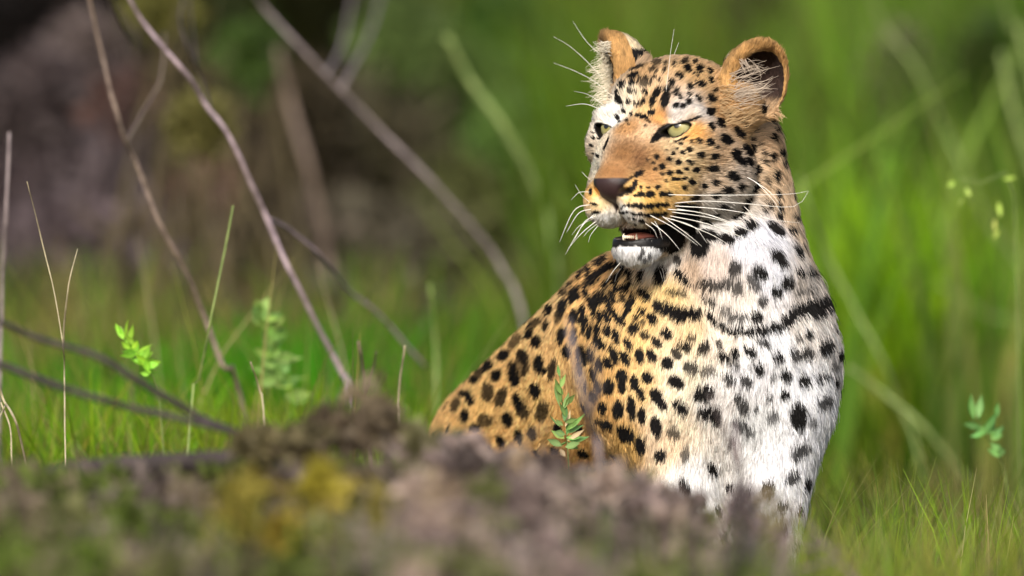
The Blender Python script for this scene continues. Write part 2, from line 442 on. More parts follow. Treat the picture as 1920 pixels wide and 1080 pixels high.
# ------------------------------------------------------------------ coat pattern: the animal's spots, and dark strokes painting shade into folds and the ear hollow (x, y, half length, half width, turn, darkness %)
SPOTS_TXT = """
1195 129 14 3 -20 80;1188 144 12 4 -22;1184 132 4 4;1230 120 9 5 -10 60;1222 132 6 3 -20 70;1230 136 5 3 -30 70;1245 133 6 3 -60 85;1246 121 5 3 -40 70;1262 122 6 3 -65 85;1277 119 5 3 -30 80
1209 146 5 3 -30 80;1214 151 5 3 -40 80;1225 147 5 3 -40 80;1166 159 9 3.5 -35;1169 164 7 3 -50;1185 157 5 6 0;1181 171 4 4 0 80;1190 173 4 3 0 80;1198 151 8 3 -60 70;1208 158 9 6 0 60;1220 157 6 3 -60 70;1236 153 4 3 0 80
1206 172 4 3 -50;1211 175 3.5 4;1160 188 10 5.5 70;1147 178 5 3 60 80;1157 174 5 3 -50;1166 195 5 3 70;1179 191 5 5 -45;1207 190 6 3.5 75;1193 196 5 4 0 70;1201 195 4 4 0 60
1231 175 12 5 -58;1223 190 10 5 -78;1249 172 9 6 95;1246 190 16 6.5 100;1258 157 7 5 40;1272 144 8 5 30;1268 176 9 4 40;1268 168 4 3 30 80
1287 131 9 7 80;1310 131 8 6 85;1328 135 6 4 60;1330 152 6 4 60;1311 159 10 5 20;1291 164 6 5 0;1339 170 4 3 40 90;1338 115 9 5 -5;1302 118 5 3 -10 90;1284 116 6 4 -20 80;1309 108 9 3 5 90;1352 107 4 2 -10
1306 144 3 3 0 80;1299 140 2.5 2.5 0 70;1291 178 5 3.5 35;1308 184 8 4 45;1332 185 8 5.5 50;1291 192 6 5 -10;1274 184 5 3 50;1279 201 6 4 -5;1267 199 6 4 -45;1331 210 8 8 30;1369 214 9 5 50;1351 231 10 7 50;1332 239 8 5.5 80;1394 230 9 4 50;1385 250 12 6.5 52
1360 262 13 8.5 33;1414 243 7 2.5 50 80;1329 267 7 6 20;1309 264 6 4 30;1342 275 3 3;1297 266 4 2.5 10 70;1399 282 13 6.5 52;1412 277 9 4 62;1377 288 9 8 0;1385 301 13 6.5 42;1447 256 5 4 50;1462 282 6.5 3.5 80;1444 294 7 4 75;1475 284 8 3 75 90;1466 255 5 2.5 70 80;1455 240 4 2.5 -50 90;1476 266 5 2 80 80;1462 221 4 2 70 70
1292 280 4.5 4 20;1280 286 5.5 4 5;1313 290 7 5 10;1338 292 8.5 5 -10;1291 302 5 3 -10;1422 270 5 2 60 70;1411 262 5 2 60 70;1430 290 7 2 80 70;1402 303 10 4.5 55;1417 318 10 8 35;1470 302 6 4 60
1334 315 10 6 10;1305 319 7.5 5 10;1294 305 6 4 10;1285 317 4.5 3 10;1372 330 12 9 30;1340 341 7 5.5 30;1296 341 6.5 5 25;1321 349 5.5 4 25;1282 351 4 4.5;1387 349 6.5 5 -15;1361 356 10.5 6.5 0;1417 352 9 10 0;1452 327 9 4.5 -80;1474 309 10 4 65;1481 339 11 2.5 85;1456 361 7 3 70;1340 365 6 4 -10;1302 371 10 4 -15 85;1402 376 9 7 -30;1440 382 7 4 60
1430 391 4.5 4 20 80;1459 385 8 3 60;1459 404 9 4 60;1356 386 9.5 5 15;1396 390 8 8 -40;1341 401 6 4 0;1386 405 11 4.5 -20;1327 417 8 5 20;1407 421 12 8 30;1490 405 5 3 60;1446 422 8 5 40;1489 372 10 2.5 65;1494 385 4 3;1436 340 8 3 85 50;1432 304 6 3 70 70
1290 388 24 7 8;1287 401 24 9 12;1282 415 26 10 15;1389 434 14 8 -12;1361 447 14 7 15;1328 441 18 6.5 10;1312 462 15 16 0;1310 447 14 8;1292 430 14 8 30;1284 419 10 8;1454 431 15 6 38;1483 430 8 6 45
1514 456 10 4 60;1491 467 11 4.5 70;1453 477 10 8 30;1464 489 8 5 45;1423 506 14 8 40;1495 506 7 5 30;1516 508 9 5 45;1528 484 12 4.5 58;1539 508 7 3 60 80;1379 500 9 12 0 80;1472 525 11 8 40;1453 542 8 10 0;1512 538 6 5 0 80;1494 545 6 5 0 50;1339 530 25 7 5 75;1364 527 10 8 0 60;1383 536 8 14 0 60;1411 525 16 7 55 60;1337 563 6 8 0 80;1320 555 8 3 60 60;1428 563 7 9 0 80;1286 525 20 4 45;1512 431 8 3 65;1555 514 12 3 60 80
1558 546 18 9 82;1545 565 22 13 -20;1520 575 24 12 -15;1495 580 20 10 -25;1530 585 9 8;1480 592 10 9 -40;1470 603 10 9 50;1450 613 11 9 30;1426 619 11 8 10;1400 620 14 5 5;1380 620 14 5.5 5;1360 612 13 5 50;1335 597 15 6 50;1250 578 22 9 20;1275 588 20 11 15;1298 588 15 9 5;1236 570 8 6
1383 592 16 6 5 60;1363 580 8 5 30 50;1415 592 10 9;1512 623 7 5 50;1545 647 13 11 -30;1572 625 4 9;1571 663 4 7;1560 682 6 8 0 40;1456 667 9 8 30;1488 662 9 7 60 75;1512 660 9 8 40 85;1500 658 4 4 0 50;1405 657 12 6 30;1425 640 9 4 20 60;1435 643 6 3 45 50;1378 660 6 6;1358 667 9 6 35;1377 682 7 5 40 60;1347 645 5 4 50 70;1320 650 8 9 40 90;1288 650 8 5 0 85;1298 632 5 4 0 60;1422 687 10 7 45;1298 687 13 9 10 75;1328 692 11 8 0 45;1495 635 4 4 0 40
1470 703 9 8 30;1505 712 9 10 -30;1538 705 13 6 -15 85;1562 715 3 8;1447 707 4 4 0 50;1367 707 13 6 25 85;1398 710 14 6 50 80;1322 732 18 12 -5;1330 770 20 11 0;1344 784 7 6;1390 752 20 7 60 80;1470 737 7 7 30;1442 742 5 7 0 60;1495 777 25 12 85;1542 752 14 9 -30 75;1448 778 9 7 0 50;1417 763 3 7 0 50;1388 793 14 6 30 70;1403 805 10 6 20 50;1498 843 17 10 -35 80;1522 790 6 5 0 40;1373 823 5 10 0 50;1335 877 14 7 60;1283 910 14 6 65;1483 892 16 7 -45 80;1466 946 9 8 0 80;1239 852 9 9 45;1202 833 16 7 80;1177 815 12 12;1285 850 6 12 0 40;1264 808 10 8 0 60
1120 445 8 3 -55;1117 460 10 4 -60;1111 470 6 4 -60;1129 474 26 4 88;1116 487 8 4.5 -75;1127 493 7 4;1137 447 10 3 -80;1145 452 10 3.5 -70;1146 467 10 4 -55;1154 459 6 3 -60;1137 482 6 2.5 -85;1107 505 9 3.5 85;1112 521 14 5 75;1125 517 10 4.5 -85;1093 514 8 3 -75;1135 505 8 4 -55;1146 499 8 4 -60;1156 500 5 4 -60;1164 490 5 3 -50 80;1172 502 10 3.5 70;1140 532 7 3.5 -60;1155 520 6 4 -70;1159 532 8 3.5 75;1162 539 4 3;1164 516 6 3 -60;1182 511 7 4 75;1187 526 9 3.5 72;1204 515 10 5 82;1240 515 13 9.5 85;1175 537 9 4.5 72;1210 550 13 6.5 50;1217 558 5 4;1189 560 8.5 4.5 80;1150 550 7 3.5 65;1154 561 6 4 60;1169 555 8 3 75 80;1179 570 6 4 80
1101 545 16 3 88;1086 547 14 3.5 -83;1076 552 14 4.5 -75;1119 560 12 2.8 -88;1129 555 12 3.5 -88;1141 560 14 3 70;1110 566 10 3 90;1057 574 16 6 -68;1262 547 9 4 20 45;1277 549 8 5 20 50;1275 515 12 5 40;1271 489 8 4 60 70;1102 469 8 2.5 -75 80;1090 497 7 2.5 -70 80;1075 530 8 2.5 -45 80;1060 546 8 2.5 -45 70
1078 592 11 6 -75;1094 585 14 4 85;1099 607 16 4 -80;1092 600 8 3;1117 582 12 2.5 -85;1127 592 12 3 85;1140 592 11 4.5 75;1150 581 10 3.5 55;1157 591 8 3 50;1166 602 8 4 60;1173 589 6 2.5 -70;1180 576 6 4 75;1205 582 8 5 50;1224 596 9 6 50;1194 594 6 4 60 80;1205 603 4 3 0 60;1189 615 8 8 40;1210 627 7 5.5 40 85;1250 624 11 6 30;1232 641 10 5 50 95;1055 626 14 5.5 -72;1078 627 14 4 -85;1107 619 12 4 -80;1122 617 10 3.5 85;1121 637 12 4 90;1131 644 8 5 80;1140 619 8 5 80;1156 629 13 4 75;1178 644 12 4.5 68;1282 647 9 5 40 80;1064 657 11 6.5 90;1096 665 17 3.5 80;1087 660 14 2.5 -85;1109 662 12 5 85;1125 681 12 5 85;1140 680 10 6 60;1152 665 16 5 68;1172 671 14 5 65;1200 666 14 6 80;1222 665 11 6.5 60;1269 662 10 5 55 85;1252 680 9 9;1114 699 9 4 75;1089 686 10 3 85 80
1114 704 9 4.5 80;1141 725 13 9 -80;1166 704 9 9;1167 721 16 5 85;1190 717 13 6 72;1201 736 11 4 65;1214 707 9 8 40;1269 716 14 9 30;1122 724 10 3.5 80;1113 739 10 4.2 85;1230 740 12 8 60;1242 756 12 6 55;1277 761 14 9 40;1185 764 21 5.5 85;1160 767 15 8.5 88;1131 762 9 6 85;1204 779 14 5 85;1231 800 19 8 80;1139 794 10 7 40;1174 810 16 9 40;1124 787 8 2.5 0 70
1031 581 9 4.5 -55;1049 591 10 4 -80 60;1005 605 14 4 -35 70;1026 609 7 4 -80 90;994 625 9 4.5 -55;1008 640 9 6.5 -75;969 640 14 5 -50 50;947 665 11 7 -35;930 657 10 3 -30 80;915 686 11 5 -50;902 676 7 2.5 -45 80;1012 680 13 7 -85;985 666 10 6 50 60;956 634 8 2.5 -35 80
964 697 20 6 88;968 710 11 7 90;983 668 12 7 60 70;988 692 12 4 -70 55;978 687 9 16 0 28;1018 693 8 4;1037 690 18 5 -75 85;933 702 10 7 -50;897 702 14 6 -50 75;890 712 6 4;870 710 12 4 -35;1005 730 12 8 85;917 733 16 8 85 80;942 743 17 7 -65 80;883 745 10 5 60;875 737 8 4;973 753 15 6 75;982 767 15 8 70 80;1018 770 16 9 -80 70;848 740 11 5 -65 70;820 760 12 6 -75 60;857 757 14 5 -65 70;873 778 10 6 -75;912 787 12 10 0 60;953 785 12 7 80;974 817 12 5 85;892 802 8 7;1000 810 12 5 80 80;865 705 12 2.5 -35 70
1158 220 6 3.5 55;1183 215 5 2.5 85;1195 217 5 3.5;1203 218 7 4.5 10;1210 220 4.5 4.5;1221 212 6 5;1170 208 5 3.5 60;1162 228 3 2;1175 227 3 2.5 0 90;1178 234 2 2 0 50;1209 237 3 2.5 0 50;1216 228 3 3 0 50;1125 260 5 2.5 30 90;1432 204 9 12;1446 222 5 16 80;1466 196 5 14 80;1113 249 2.5 2;1114 259 3 2;1111 273 3 2;1121 292 3 3;1114 288 3 2;1137 270 15 1.6 -68
1279 261 12 1.6 -20;1276 269 5 2.5 10;1266 266 3 2.5;1262 288 4 3;1269 279 2.5 2 0 80;1248 281 2 2 0 60;1231 295 4.5 4 50;1252 298 6 3 10 90;1241 246 14 7 -42;1231 256 13 6 -42;1250 240 8 7 -30;1226 262 9 4 -40 75;1300 224 14 2.5 -22;1256 238 7 5 -20;1284 226 14 2 -8;1246 243 10 7 -40
1254 298 7 4 20 90;1271 304 5 5;1240 312 6 4.5 40;1224 305 3.5 2.5 30 70;1213 299 3 2.5 0 50;1228 317 4 2.5 30 70;1254 324 5.5 4 10;1272 323 6 4;1240 326 4.5 2.5 25 90;1262 335 5 3.5;1271 336 5 3;1283 334 5 3 -20;1248 339 3 2.5 0 80;1197 325 11 5 -30;1183 333 2.5 2;1232 351 6 3;1214 352 4 2 0 90;1202 352 1.5 3
1192 366 4 3 -15;1202 364 6 5;1218 364 8.5 5.5;1241 364 6.5 4.5;1253 363 9 4.5;1169 385 2.5 2;1178 384 4 2.5;1190 384 6.5 4;1203 386 9 5;1219 386 9 4.5;1232 385 7 4;1244 383 10 3.5 -5;1158 390 2 2;1166 390 2 1.5;1163 397 3 2;1169 398 3.5 2.5;1177 397 4 2.5;1188 400 5 3;1202 401 8 3.5;1217 403 8 4;1230 401 8 4;1243 400 8 3.5 -10;1168 405 2 2;1178 408 2.5 2;1189 409 3 2.5;1203 413 6 3.5 20;1191 419 2 2 0 80
1114 382 8 2.5 10;1116 398 8 3 -5;1107 359 2.5 6;1238 436 26 15 20;1252 452 18 14;1262 426 20 10 10;1270 446 10 18;1222 425 8 8;1180 357 12 5.5 -30;1190 346 5 9 15;1164 360 10 8 -20
1205 472 2.5 2.5 0 60;1200 480 2 2 0 60;1210 485 2 2 0 50;1218 478 2.5 2 0 60;1176 457 18 3 2;1206 458 24 3 2;1238 461 22 5 8;1262 460 12 10
"""
SPOTS = []
for tok in SPOTS_TXT.replace('\n', ';').split(';'):
    v = [float(q) for q in tok.split()]
    if len(v) >= 3:
        v = v + [v[2]] * (len(v) == 3)
        SPOTS.append(v + [0.0, 100.0][len(v) - 4:])
CTRL_TXT = """
1200 140 200 165 120;1300 140 215 180 130;1180 180 235 220 195;1215 205 214 180 130;1235 220 200 152 94;1175 240 190 148 100;1170 290 136 100 62;1140 320 150 110 68;1200 300 126 92 60;1160 325 146 106 66;1222 243 225 195 160;1270 210 230 222 215;1310 205 225 215 205;1150 215 240 235 225;1120 208 240 235 225
1125 270 230 215 190;1118 300 235 225 205;1215 330 180 138 90;1230 300 182 144 100;1260 280 225 200 160;1300 290 230 205 165;1290 330 228 200 150;1270 350 220 185 120;1300 248 225 175 105;1350 200 205 170 125;1370 190 190 150 100;1400 250 205 170 125;1350 290 215 185 150;1350 330 222 200 175;1390 330 210 195 180;1400 370 200 190 175;1350 385 205 200 194;1430 330 216 190 158;1460 300 222 190 154;1470 380 222 194 160;1500 440 218 196 170
1190 355 222 178 108;1220 375 225 185 110;1230 393 220 180 105;1180 375 235 205 150;1172 395 244 240 236;1188 412 240 232 228;1120 380 230 205 160;1132 412 246 244 242;1115 362 225 180 110;1210 485 238 238 240;1175 478 236 234 234;1245 485 228 224 220;1340 430 215 212 208;1400 460 222 222 228;1440 440 222 222 228;1340 490 222 208 198;1300 510 210 188 165
1450 520 228 228 234;1500 530 220 210 200;1380 560 228 218 208;1540 520 220 194 164;1400 600 232 227 222;1450 640 240 240 243;1500 620 236 228 220;1560 600 228 210 190;1400 700 240 238 240;1500 720 240 240 244;1350 640 236 224 208;1340 740 240 234 230;1290 620 235 210 170;1290 700 240 228 205;1420 800 236 236 236;1520 800 236 236 240
1250 550 232 205 150;1200 580 232 195 130;1150 560 230 188 124;1110 520 234 186 122;1110 620 236 192 128;1180 650 235 200 140;1150 700 232 190 125;1200 730 238 205 150;1250 760 240 225 200;1130 760 225 180 115;1180 830 222 182 112;1240 830 235 212 182;1070 620 240 196 132;1040 575 240 200 142;1000 640 242 200 138;950 700 242 198 132;900 720 240 198 132;1000 760 242 202 136;900 780 238 196 128;850 745 236 192 128;1300 900 236 234 232;1480 880 236 236 240;1000 900 230 186 124;1080 800 236 190 120
"""
CTRL = np.array([[float(q) for q in tok.split()] for tok in CTRL_TXT.replace('\n', ';').split(';') if tok.strip()])
ch = [hit(c[0], c[1]) for c in CTRL]
ok = [i for i, h in enumerate(ch) if h is not None]
CTRL_P = np.array([ch[i] for i in ok])
CTRL_C = lin(CTRL[ok, 2:5])
# the side away from the photograph: tan back, white belly
EXTRA = [((1500, 320, -260), (205, 150, 85)), ((1540, 600, -330), (212, 152, 80)), ((1300, 200, -180), (205, 150, 85)), ((1250, 500, -400), (212, 152, 80)),
         ((1350, 800, -420), (214, 158, 88)), ((1100, 700, -800), (212, 150, 76)), ((1150, 1000, -760), (214, 160, 92)), ((900, 1000, -800), (212, 152, 80)),
         ((1150, 1000, -380), (235, 225, 210)), ((950, 1250, -500), (222, 178, 115)), ((1300, 1200, 0), (232, 214, 188)), ((1430, 1200, 0), (232, 214, 188)), ((1300, 1360, 60), (228, 205, 172)), ((1430, 1360, 40), (228, 205, 172))]
CTRL_P = np.concatenate([CTRL_P, np.array([e[0] for e in EXTRA], float)])
CTRL_C = np.concatenate([CTRL_C, lin([e[1] for e in EXTRA])])
SPOT_HIT = [hit(s[0], s[1]) for s in SPOTS]
BLACK = lin((14, 10, 9))

# spots on the sides the photograph does not show
rv = RNG.permutation(len(VC))
HID = []
px_, py_ = pix(VC)
HC_ = np.array([[h[0], h[1], h[2]] for h in SPOT_HIT if h is not None])
cell = {}
for h in HC_:
    cell.setdefault(tuple((h // 46).astype(int)), []).append(h)
for i in rv[:60000]:
    p = VC[i]
    if NC[i, 2] > 0.25 and 560 < p[1] < 800 or p[1] > 1330 or (p[2] > -60 and p[1] < 900):
        continue
    c = (p // 46).astype(int)
    if any(np.linalg.norm(p - o) < 40 for a in (-1, 0, 1) for b in (-1, 0, 1) for g in (-1, 0, 1) for o in cell.get((c[0] + a, c[1] + b, c[2] + g), ())):
        continue
    cell.setdefault(tuple(c), []).append(p)
    HID.append((p, RNG.uniform(9, 15)))


def base_coat(p):
    w = 0
    c = 0
    for q, k in zip(CTRL_P, CTRL_C):
        d2 = ((p - q) ** 2).sum(1)
        g = 1.0 / (d2 + 60.0) ** 1.9
        w = w + g
        c = c + g[:, None] * k
    return (c / w[:, None]) ** np.array([1.06, 1.07, 1.06])


def coat(p, n, jit):
    """Linear colour of the coat and a bare-skin flag at leopard points p with surface normals n."""
    col = base_coat(p)
    col = col * (0.90 + 0.2 * noise3(p / 9.0, 3))[:, None]
    x, y = pix(p)
    x = x + (noise3(p / 7.0, 5) - 0.5) * 2.8
    y = y + (noise3(p / 7.0, 6) - 0.5) * 2.8
    order = np.argsort(x)
    xs = x[order]
    for s, h in zip(SPOTS, SPOT_HIT):
        if h is None:
            continue
        m = max(s[2], s[3])
        i = order[np.searchsorted(xs, s[0] - 1.5 * m - 3):np.searchsorted(xs, s[0] + 1.5 * m + 3)]
        i = i[(np.abs(y[i] - s[1]) < 1.5 * m + 3) & (np.abs(p[i, 2] - h[2]) < 2.6 * m + 26) & (n[i, 2] > -0.15)]
        if not len(i):
            continue
        a = math.radians(s[4])
        dx, dy = x[i] - s[0], y[i] - s[1]
        gr = 2.6 if s[0] > 1436 and 200 < s[1] < 445 else 0.7 if s[1] < 440 and s[3] < 4 else (1.2 if s[1] < 440 else (3.2 if s[0] < 1085 else 3.0))
        u = (dx * math.cos(a) + dy * math.sin(a)) / (s[2] + gr)
        v = (-dx * math.sin(a) + dy * math.cos(a)) / (s[3] + gr)
        q = np.sqrt(u * u + v * v) + jit[i] * min(0.3, 1.3 / s[3])
        k = (1 - sstep(0.86, 1.14, q)) * (0.64 + s[5] / 278.0)
        col[i] = col[i] * (1 - k[:, None]) + BLACK * k[:, None]
    P = np.array([h[0] for h in HID])
    ii = np.floor(p / 46).astype(np.int64)
    key = ii[:, 0] * 1000003 + ii[:, 1] * 1009 + ii[:, 2]
    ordk = np.argsort(key)
    ks = key[ordk]
    for q, r in HID:
        c = np.floor(q / 46).astype(int)
        for a in (-1, 0, 1):
            for b in (-1, 0, 1):
                for g in (-1, 0, 1):
                    kk = (c[0] + a) * 1000003 + (c[1] + b) * 1009 + c[2] + g
                    i = ordk[np.searchsorted(ks, kk):np.searchsorted(ks, kk, 'right')]
                    if len(i):
                        dd = np.linalg.norm(p[i] - q, axis=1) / r + (noise3(p[i] / 8.0, 8) - 0.5) * 0.5 + jit[i] * 0.2
                        k = 1 - sstep(0.88, 1.12, dd)
                        col[i] = col[i] * (1 - k[:, None]) + BLACK * k[:, None]
    # head details that belong to the anatomy
    h = to_head(p)
    m = h.copy()
    m[:, 0] = np.abs(m[:, 0])
    bare = np.zeros(len(p))
    head = (p[:, 1] < 560) & (p[:, 0] > 1000)
    nf = sstep(190, 215, h[:, 2] + 60 * (m[:, 0] < 60)) * sstep(-100, -60, h[:, 1]) * (1 - sstep(10, 40, h[:, 1])) * head
    col = col * (1 + nf * (noise3(p / np.array([5.0, 3.2, 4.0]), 44) - 0.5) * 0.55)[:, None]
    # ears
    ea, eb, ec = ear_coords(h)
    r = np.sqrt((ea / 78) ** 2 + (eb / 74) ** 2 + (ec / 90) ** 2)
    inn = ell(np.stack([ea, eb, ec], -1), (16, 7, -4), (66, 50, 63)) < 2.0
    on = head & (r < 1.05) & (ec > -46) & (m[:, 0] > 92)
    ow = sstep(-48, -18, ec) * on
    orange = lin((182, 142, 90))[None] * (0.7 + 0.6 * noise3(p / 9.0, 47))[:, None]
    ivory = lin((228, 208, 172))
    ec_col = np.where((ea < -24)[:, None], np.where((ec > 34)[:, None], ivory, BLACK), orange)
    ec_col = np.where((inn & (ea < 11))[:, None], lin((62, 46, 40)), ec_col)
    col = col * (1 - ow[:, None]) + ec_col * ow[:, None]
    # eye rims
    a, s, t = eye_coords(m)
    al = almond(s, t)
    rim = (1 - sstep(2.2, 5.0, al)) * (a > 0) * (np.abs(s) < 36) * (np.abs(t) < 30) * head
    col = col * (1 - rim[:, None]) + lin((14, 10, 9)) * rim[:, None]
    bare = np.maximum(bare, (1 - sstep(2.5, 5, al)) * (a > 0) * (np.abs(s) < 36) * (np.abs(t) < 30) * head)
    # nose leather
    tt = (-97 - h[:, 1]) / 46.0
    half = 36 * np.clip(1 - tt, 0, 1) ** 0.8 + 5.0
    nz = (1 - sstep(-1.5, 2.0, m[:, 0] - half)) * sstep(-0.03, 0.03, tt) * (1 - sstep(2.0, 2.1, tt)) * (h[:, 2] > 192) * head
    pink = lin((52, 36, 36)) * (1 - 0.75 * sstep(18, 32, m[:, 0])[:, None])
    col = col * (1 - nz[:, None]) + pink * nz[:, None]
    bare = np.maximum(bare, nz)
    # inside of the mouth and the black lips
    mo = ell(h, (0, -199, 146), (64, 9, 66))
    mk = (1 - sstep(1.5, 3.5, np.abs(mo))) * head * (h[:, 2] < 226) * (np.abs(h[:, 1] + 197) < 13)
    col = col * (1 - mk[:, None]) + lin((46, 24, 24)) * mk[:, None]
    bare = np.maximum(bare, mk)
    lip = sstep(-225, -221, h[:, 1]) * (1 - sstep(-210, -207, h[:, 1])) * (h[:, 2] > 78) * (m[:, 0] < 58) * head * (1 - mk)
    col = col * (1 - lip[:, None]) + lin((16, 13, 13)) * lip[:, None]
    bare = np.maximum(bare, lip)
    return col, bare

# ------------------------------------------------------------------ coat materials, body and fur
def coat_material():
    g = N('leopard_skin')
    a = g.n('ShaderNodeAttribute', attribute_name='coat')
    b = g.n('ShaderNodeAttribute', attribute_name='bare')
    nz = g.n('ShaderNodeTexNoise')
    nz.inputs['Scale'].default_value = 900
    bp = g.n('ShaderNodeBump')
    bp.inputs['Strength'].default_value = 0.35
    bp.inputs['Distance'].default_value = 0.001
    g.l(nz.outputs['Fac'], bp.inputs['Height'])
    g.l(bp.outputs[0], g.b.inputs['Normal'])
    mr = g.n('ShaderNodeMapRange')
    mr.inputs[3].default_value = 0.9
    mr.inputs[4].default_value = 0.42
    g.l(b.outputs['Fac'], mr.inputs[0])
    g.l(mr.outputs[0], g.b.inputs['Roughness'])
    g.l(a.outputs['Color'], g.b.inputs['Base Color'])
    g.b.inputs['Specular IOR Level'].default_value = 0.35
    return g.m


def fur_material():
    g = N('leopard_fur')
    g.t.nodes.remove(g.b)
    a = g.n('ShaderNodeAttribute', attribute_name='coat')
    nn = g.n('ShaderNodeAttribute', attribute_name='skin_normal')
    df = g.n('ShaderNodeBsdfDiffuse')
    g.l(a.outputs['Color'], df.inputs['Color'])
    g.l(nn.outputs['Vector'], df.inputs['Normal'])
    hr = g.n('ShaderNodeBsdfHair', component='Reflection')
    hr.inputs['RoughnessU'].default_value = 0.35
    hr.inputs['RoughnessV'].default_value = 0.5
    mx = g.n('ShaderNodeMixRGB')
    mx.inputs[0].default_value = 0.10
    mx.inputs[2].default_value = (1, 1, 1, 1)
    g.l(a.outputs['Color'], mx.inputs[1])
    g.l(mx.outputs[0], hr.inputs['Color'])
    tr = g.n('ShaderNodeBsdfTranslucent')
    g.l(a.outputs['Color'], tr.inputs['Color'])
    g.l(nn.outputs['Vector'], tr.inputs['Normal'])
    m0 = g.n('ShaderNodeMixShader')
    m0.inputs[0].default_value = 0.16
    g.l(df.outputs[0], m0.inputs[1])
    g.l(tr.outputs[0], m0.inputs[2])
    ms = g.n('ShaderNodeMixShader')
    ms.inputs[0].default_value = 0.10
    g.l(m0.outputs[0], ms.inputs[1])
    g.l(hr.outputs[0], ms.inputs[2])
    g.l(ms.outputs[0], g.out.inputs['Surface'])
    return g.m


SKIN = coat_material()
FUR = fur_material()


def fur_field(p, n):
    """Lie direction and length of the coat."""
    h = to_head(p)
    tip = np.array([0, -104, 246.0])
    r = h - tip
    dist = np.linalg.norm(r, axis=1)
    hv = vec_head(r / dist[:, None])
    wh = (1 - sstep(0.9, 1.35, np.linalg.norm((h - np.array([0, -10, 30])) / np.array([175, 200, 230]), axis=1)))
    fl = sstep(1150, 1020, p[:, 0]) * sstep(-120, -300, p[:, 2])
    bv = np.stack([(p[:, 0] - 1395) * 0.0011, np.full(len(p), 1.0), np.full(len(p), -0.12)], -1)
    bv = bv * (1 - fl[:, None]) + np.array([-0.5, 0.62, -0.5]) * fl[:, None]
    v = hv * wh[:, None] + bv * (1 - wh[:, None])
    L = np.where(p[:, 1] < 500, 4.5 + 0.052 * np.clip(dist - 30, 0, 330), 26)
    ruff = sstep(400, 500, p[:, 1]) * sstep(1270, 1330, p[:, 0]) * (1 - sstep(560, 680, p[:, 1]))
    L = L * (1 - ruff) + 28 * ruff
    body = sstep(480, 560, p[:, 1])
    Lb = 15 + 10 * sstep(1180, 1330, p[:, 0])
    L = L * (1 - body) + np.maximum(Lb, 28 * ruff) * body
    chin = (h[:, 1] < -205) & (h[:, 2] > 70)
    L = np.where(chin, 12, L)
    ea, eb, ec = ear_coords(h)
    on = (np.abs(h[:, 0]) > 92) & (ec > -40) & (np.sqrt((ea / 80) ** 2 + (eb / 74) ** 2 + (ec / 90) ** 2) < 1.1) & (p[:, 1] < 300)
    L = np.where(on, 12.0, L)
    sgn = np.sign(h[:, 0])[:, None]
    ev = vec_head(EAR_U[None] * np.array([[1, 1, 1]]) * np.concatenate([sgn, sgn * 0 + 1, sgn * 0 + 1], 1))
    v = np.where(on[:, None], ev, v)
    v = v - n * (v * n).sum(1)[:, None]
    v = v / (np.linalg.norm(v, axis=1)[:, None] + 1e-6)
    return v, L


jv = RNG.normal(0, 0.4, len(VC))
CV, BV = coat(VC, NC, jv)
me = mesh_np('leopard', WC, QC)
ca = me.attributes.new('coat', 'FLOAT_COLOR', 'POINT')
ca.data.foreach_set('color', np.concatenate([CV, np.ones((len(CV), 1))], 1).astype(np.float32).ravel())
ba = me.attributes.new('bare', 'FLOAT', 'POINT')
ba.data.foreach_set('value', BV.astype(np.float32))
leopard = link('leopard', me, mat=SKIN)
tag(leopard, 'spotted leopard sitting upright on the grass with its head turned and mouth slightly open', 'leopard')

N_FUR = 520000
tri = np.concatenate([QC[:, [0, 1, 2]], QC[:, [0, 2, 3]]])
ta = np.linalg.norm(np.cross(VC[tri[:, 1]] - VC[tri[:, 0]], VC[tri[:, 2]] - VC[tri[:, 0]]), axis=1)
tc = VC[tri].mean(1)
tn = NC[tri].mean(1)
wgt = ta * (1 - BV[tri].max(1)) * np.where(tc[:, 1] < 520, 1.9, 1.0) * np.where(tn[:, 2] > -0.25, 1.0, 0.35) * np.where(tc[:, 1] > 1000, 0.3, 1.0)
cum = np.cumsum(wgt)
ti = np.searchsorted(cum, RNG.random(N_FUR) * cum[-1])
ti = np.minimum(ti, len(tri) - 1)
b1, b2 = RNG.random(N_FUR), RNG.random(N_FUR)
sw = b1 + b2 > 1
b1[sw], b2[sw] = 1 - b1[sw], 1 - b2[sw]
T = tri[ti]
bary = np.stack([1 - b1 - b2, b1, b2], -1)[:, :, None]
FP = (VC[T] * bary).sum(1)
FN = (NC[T] * bary).sum(1)
FN /= np.linalg.norm(FN, axis=1)[:, None]
FD, FL = fur_field(FP, FN)
FL = FL * RNG.uniform(0.62, 1.15, N_FUR)
# locks: neighbouring hairs lean the same way
lk = np.stack([noise3(FP / 17.0, 21), noise3(FP / 17.0, 22), noise3(FP / 17.0, 23)], -1) - 0.5
lf = np.stack([noise3(FP / 5.0, 24), noise3(FP / 5.0, 25), noise3(FP / 5.0, 26)], -1) - 0.5
FD = FD + lk * 0.6 + lf * 0.4 + RNG.normal(0, 0.13, (N_FUR, 3))
FD = FD - FN * (FD * FN).sum(1)[:, None]
FD /= np.linalg.norm(FD, axis=1)[:, None] + 1e-6
lift = (0.30 + 0.30 * RNG.random(N_FUR) + sstep(440, 520, FP[:, 1]) * sstep(1180, 1300, FP[:, 0]) * 0.35 * RNG.random(N_FUR) ** 2)[:, None]
FL = FL * np.where(RNG.random(N_FUR) < 0.06, 1.45, 1.0)
K = 4
pts = np.zeros((N_FUR, K, 3))
for k in range(K):
    t = k / (K - 1)
    al = t * FL[:, None]
    pts[:, k] = FP - FN * 0.8 + FD * al * (1 - 0.10 * lift) + FN * al * lift * (1 - 0.55 * t)
    pts[:, k, 1] += (t * t) * FL * 0.07
mid = FP + FD * FL[:, None] * 0.45
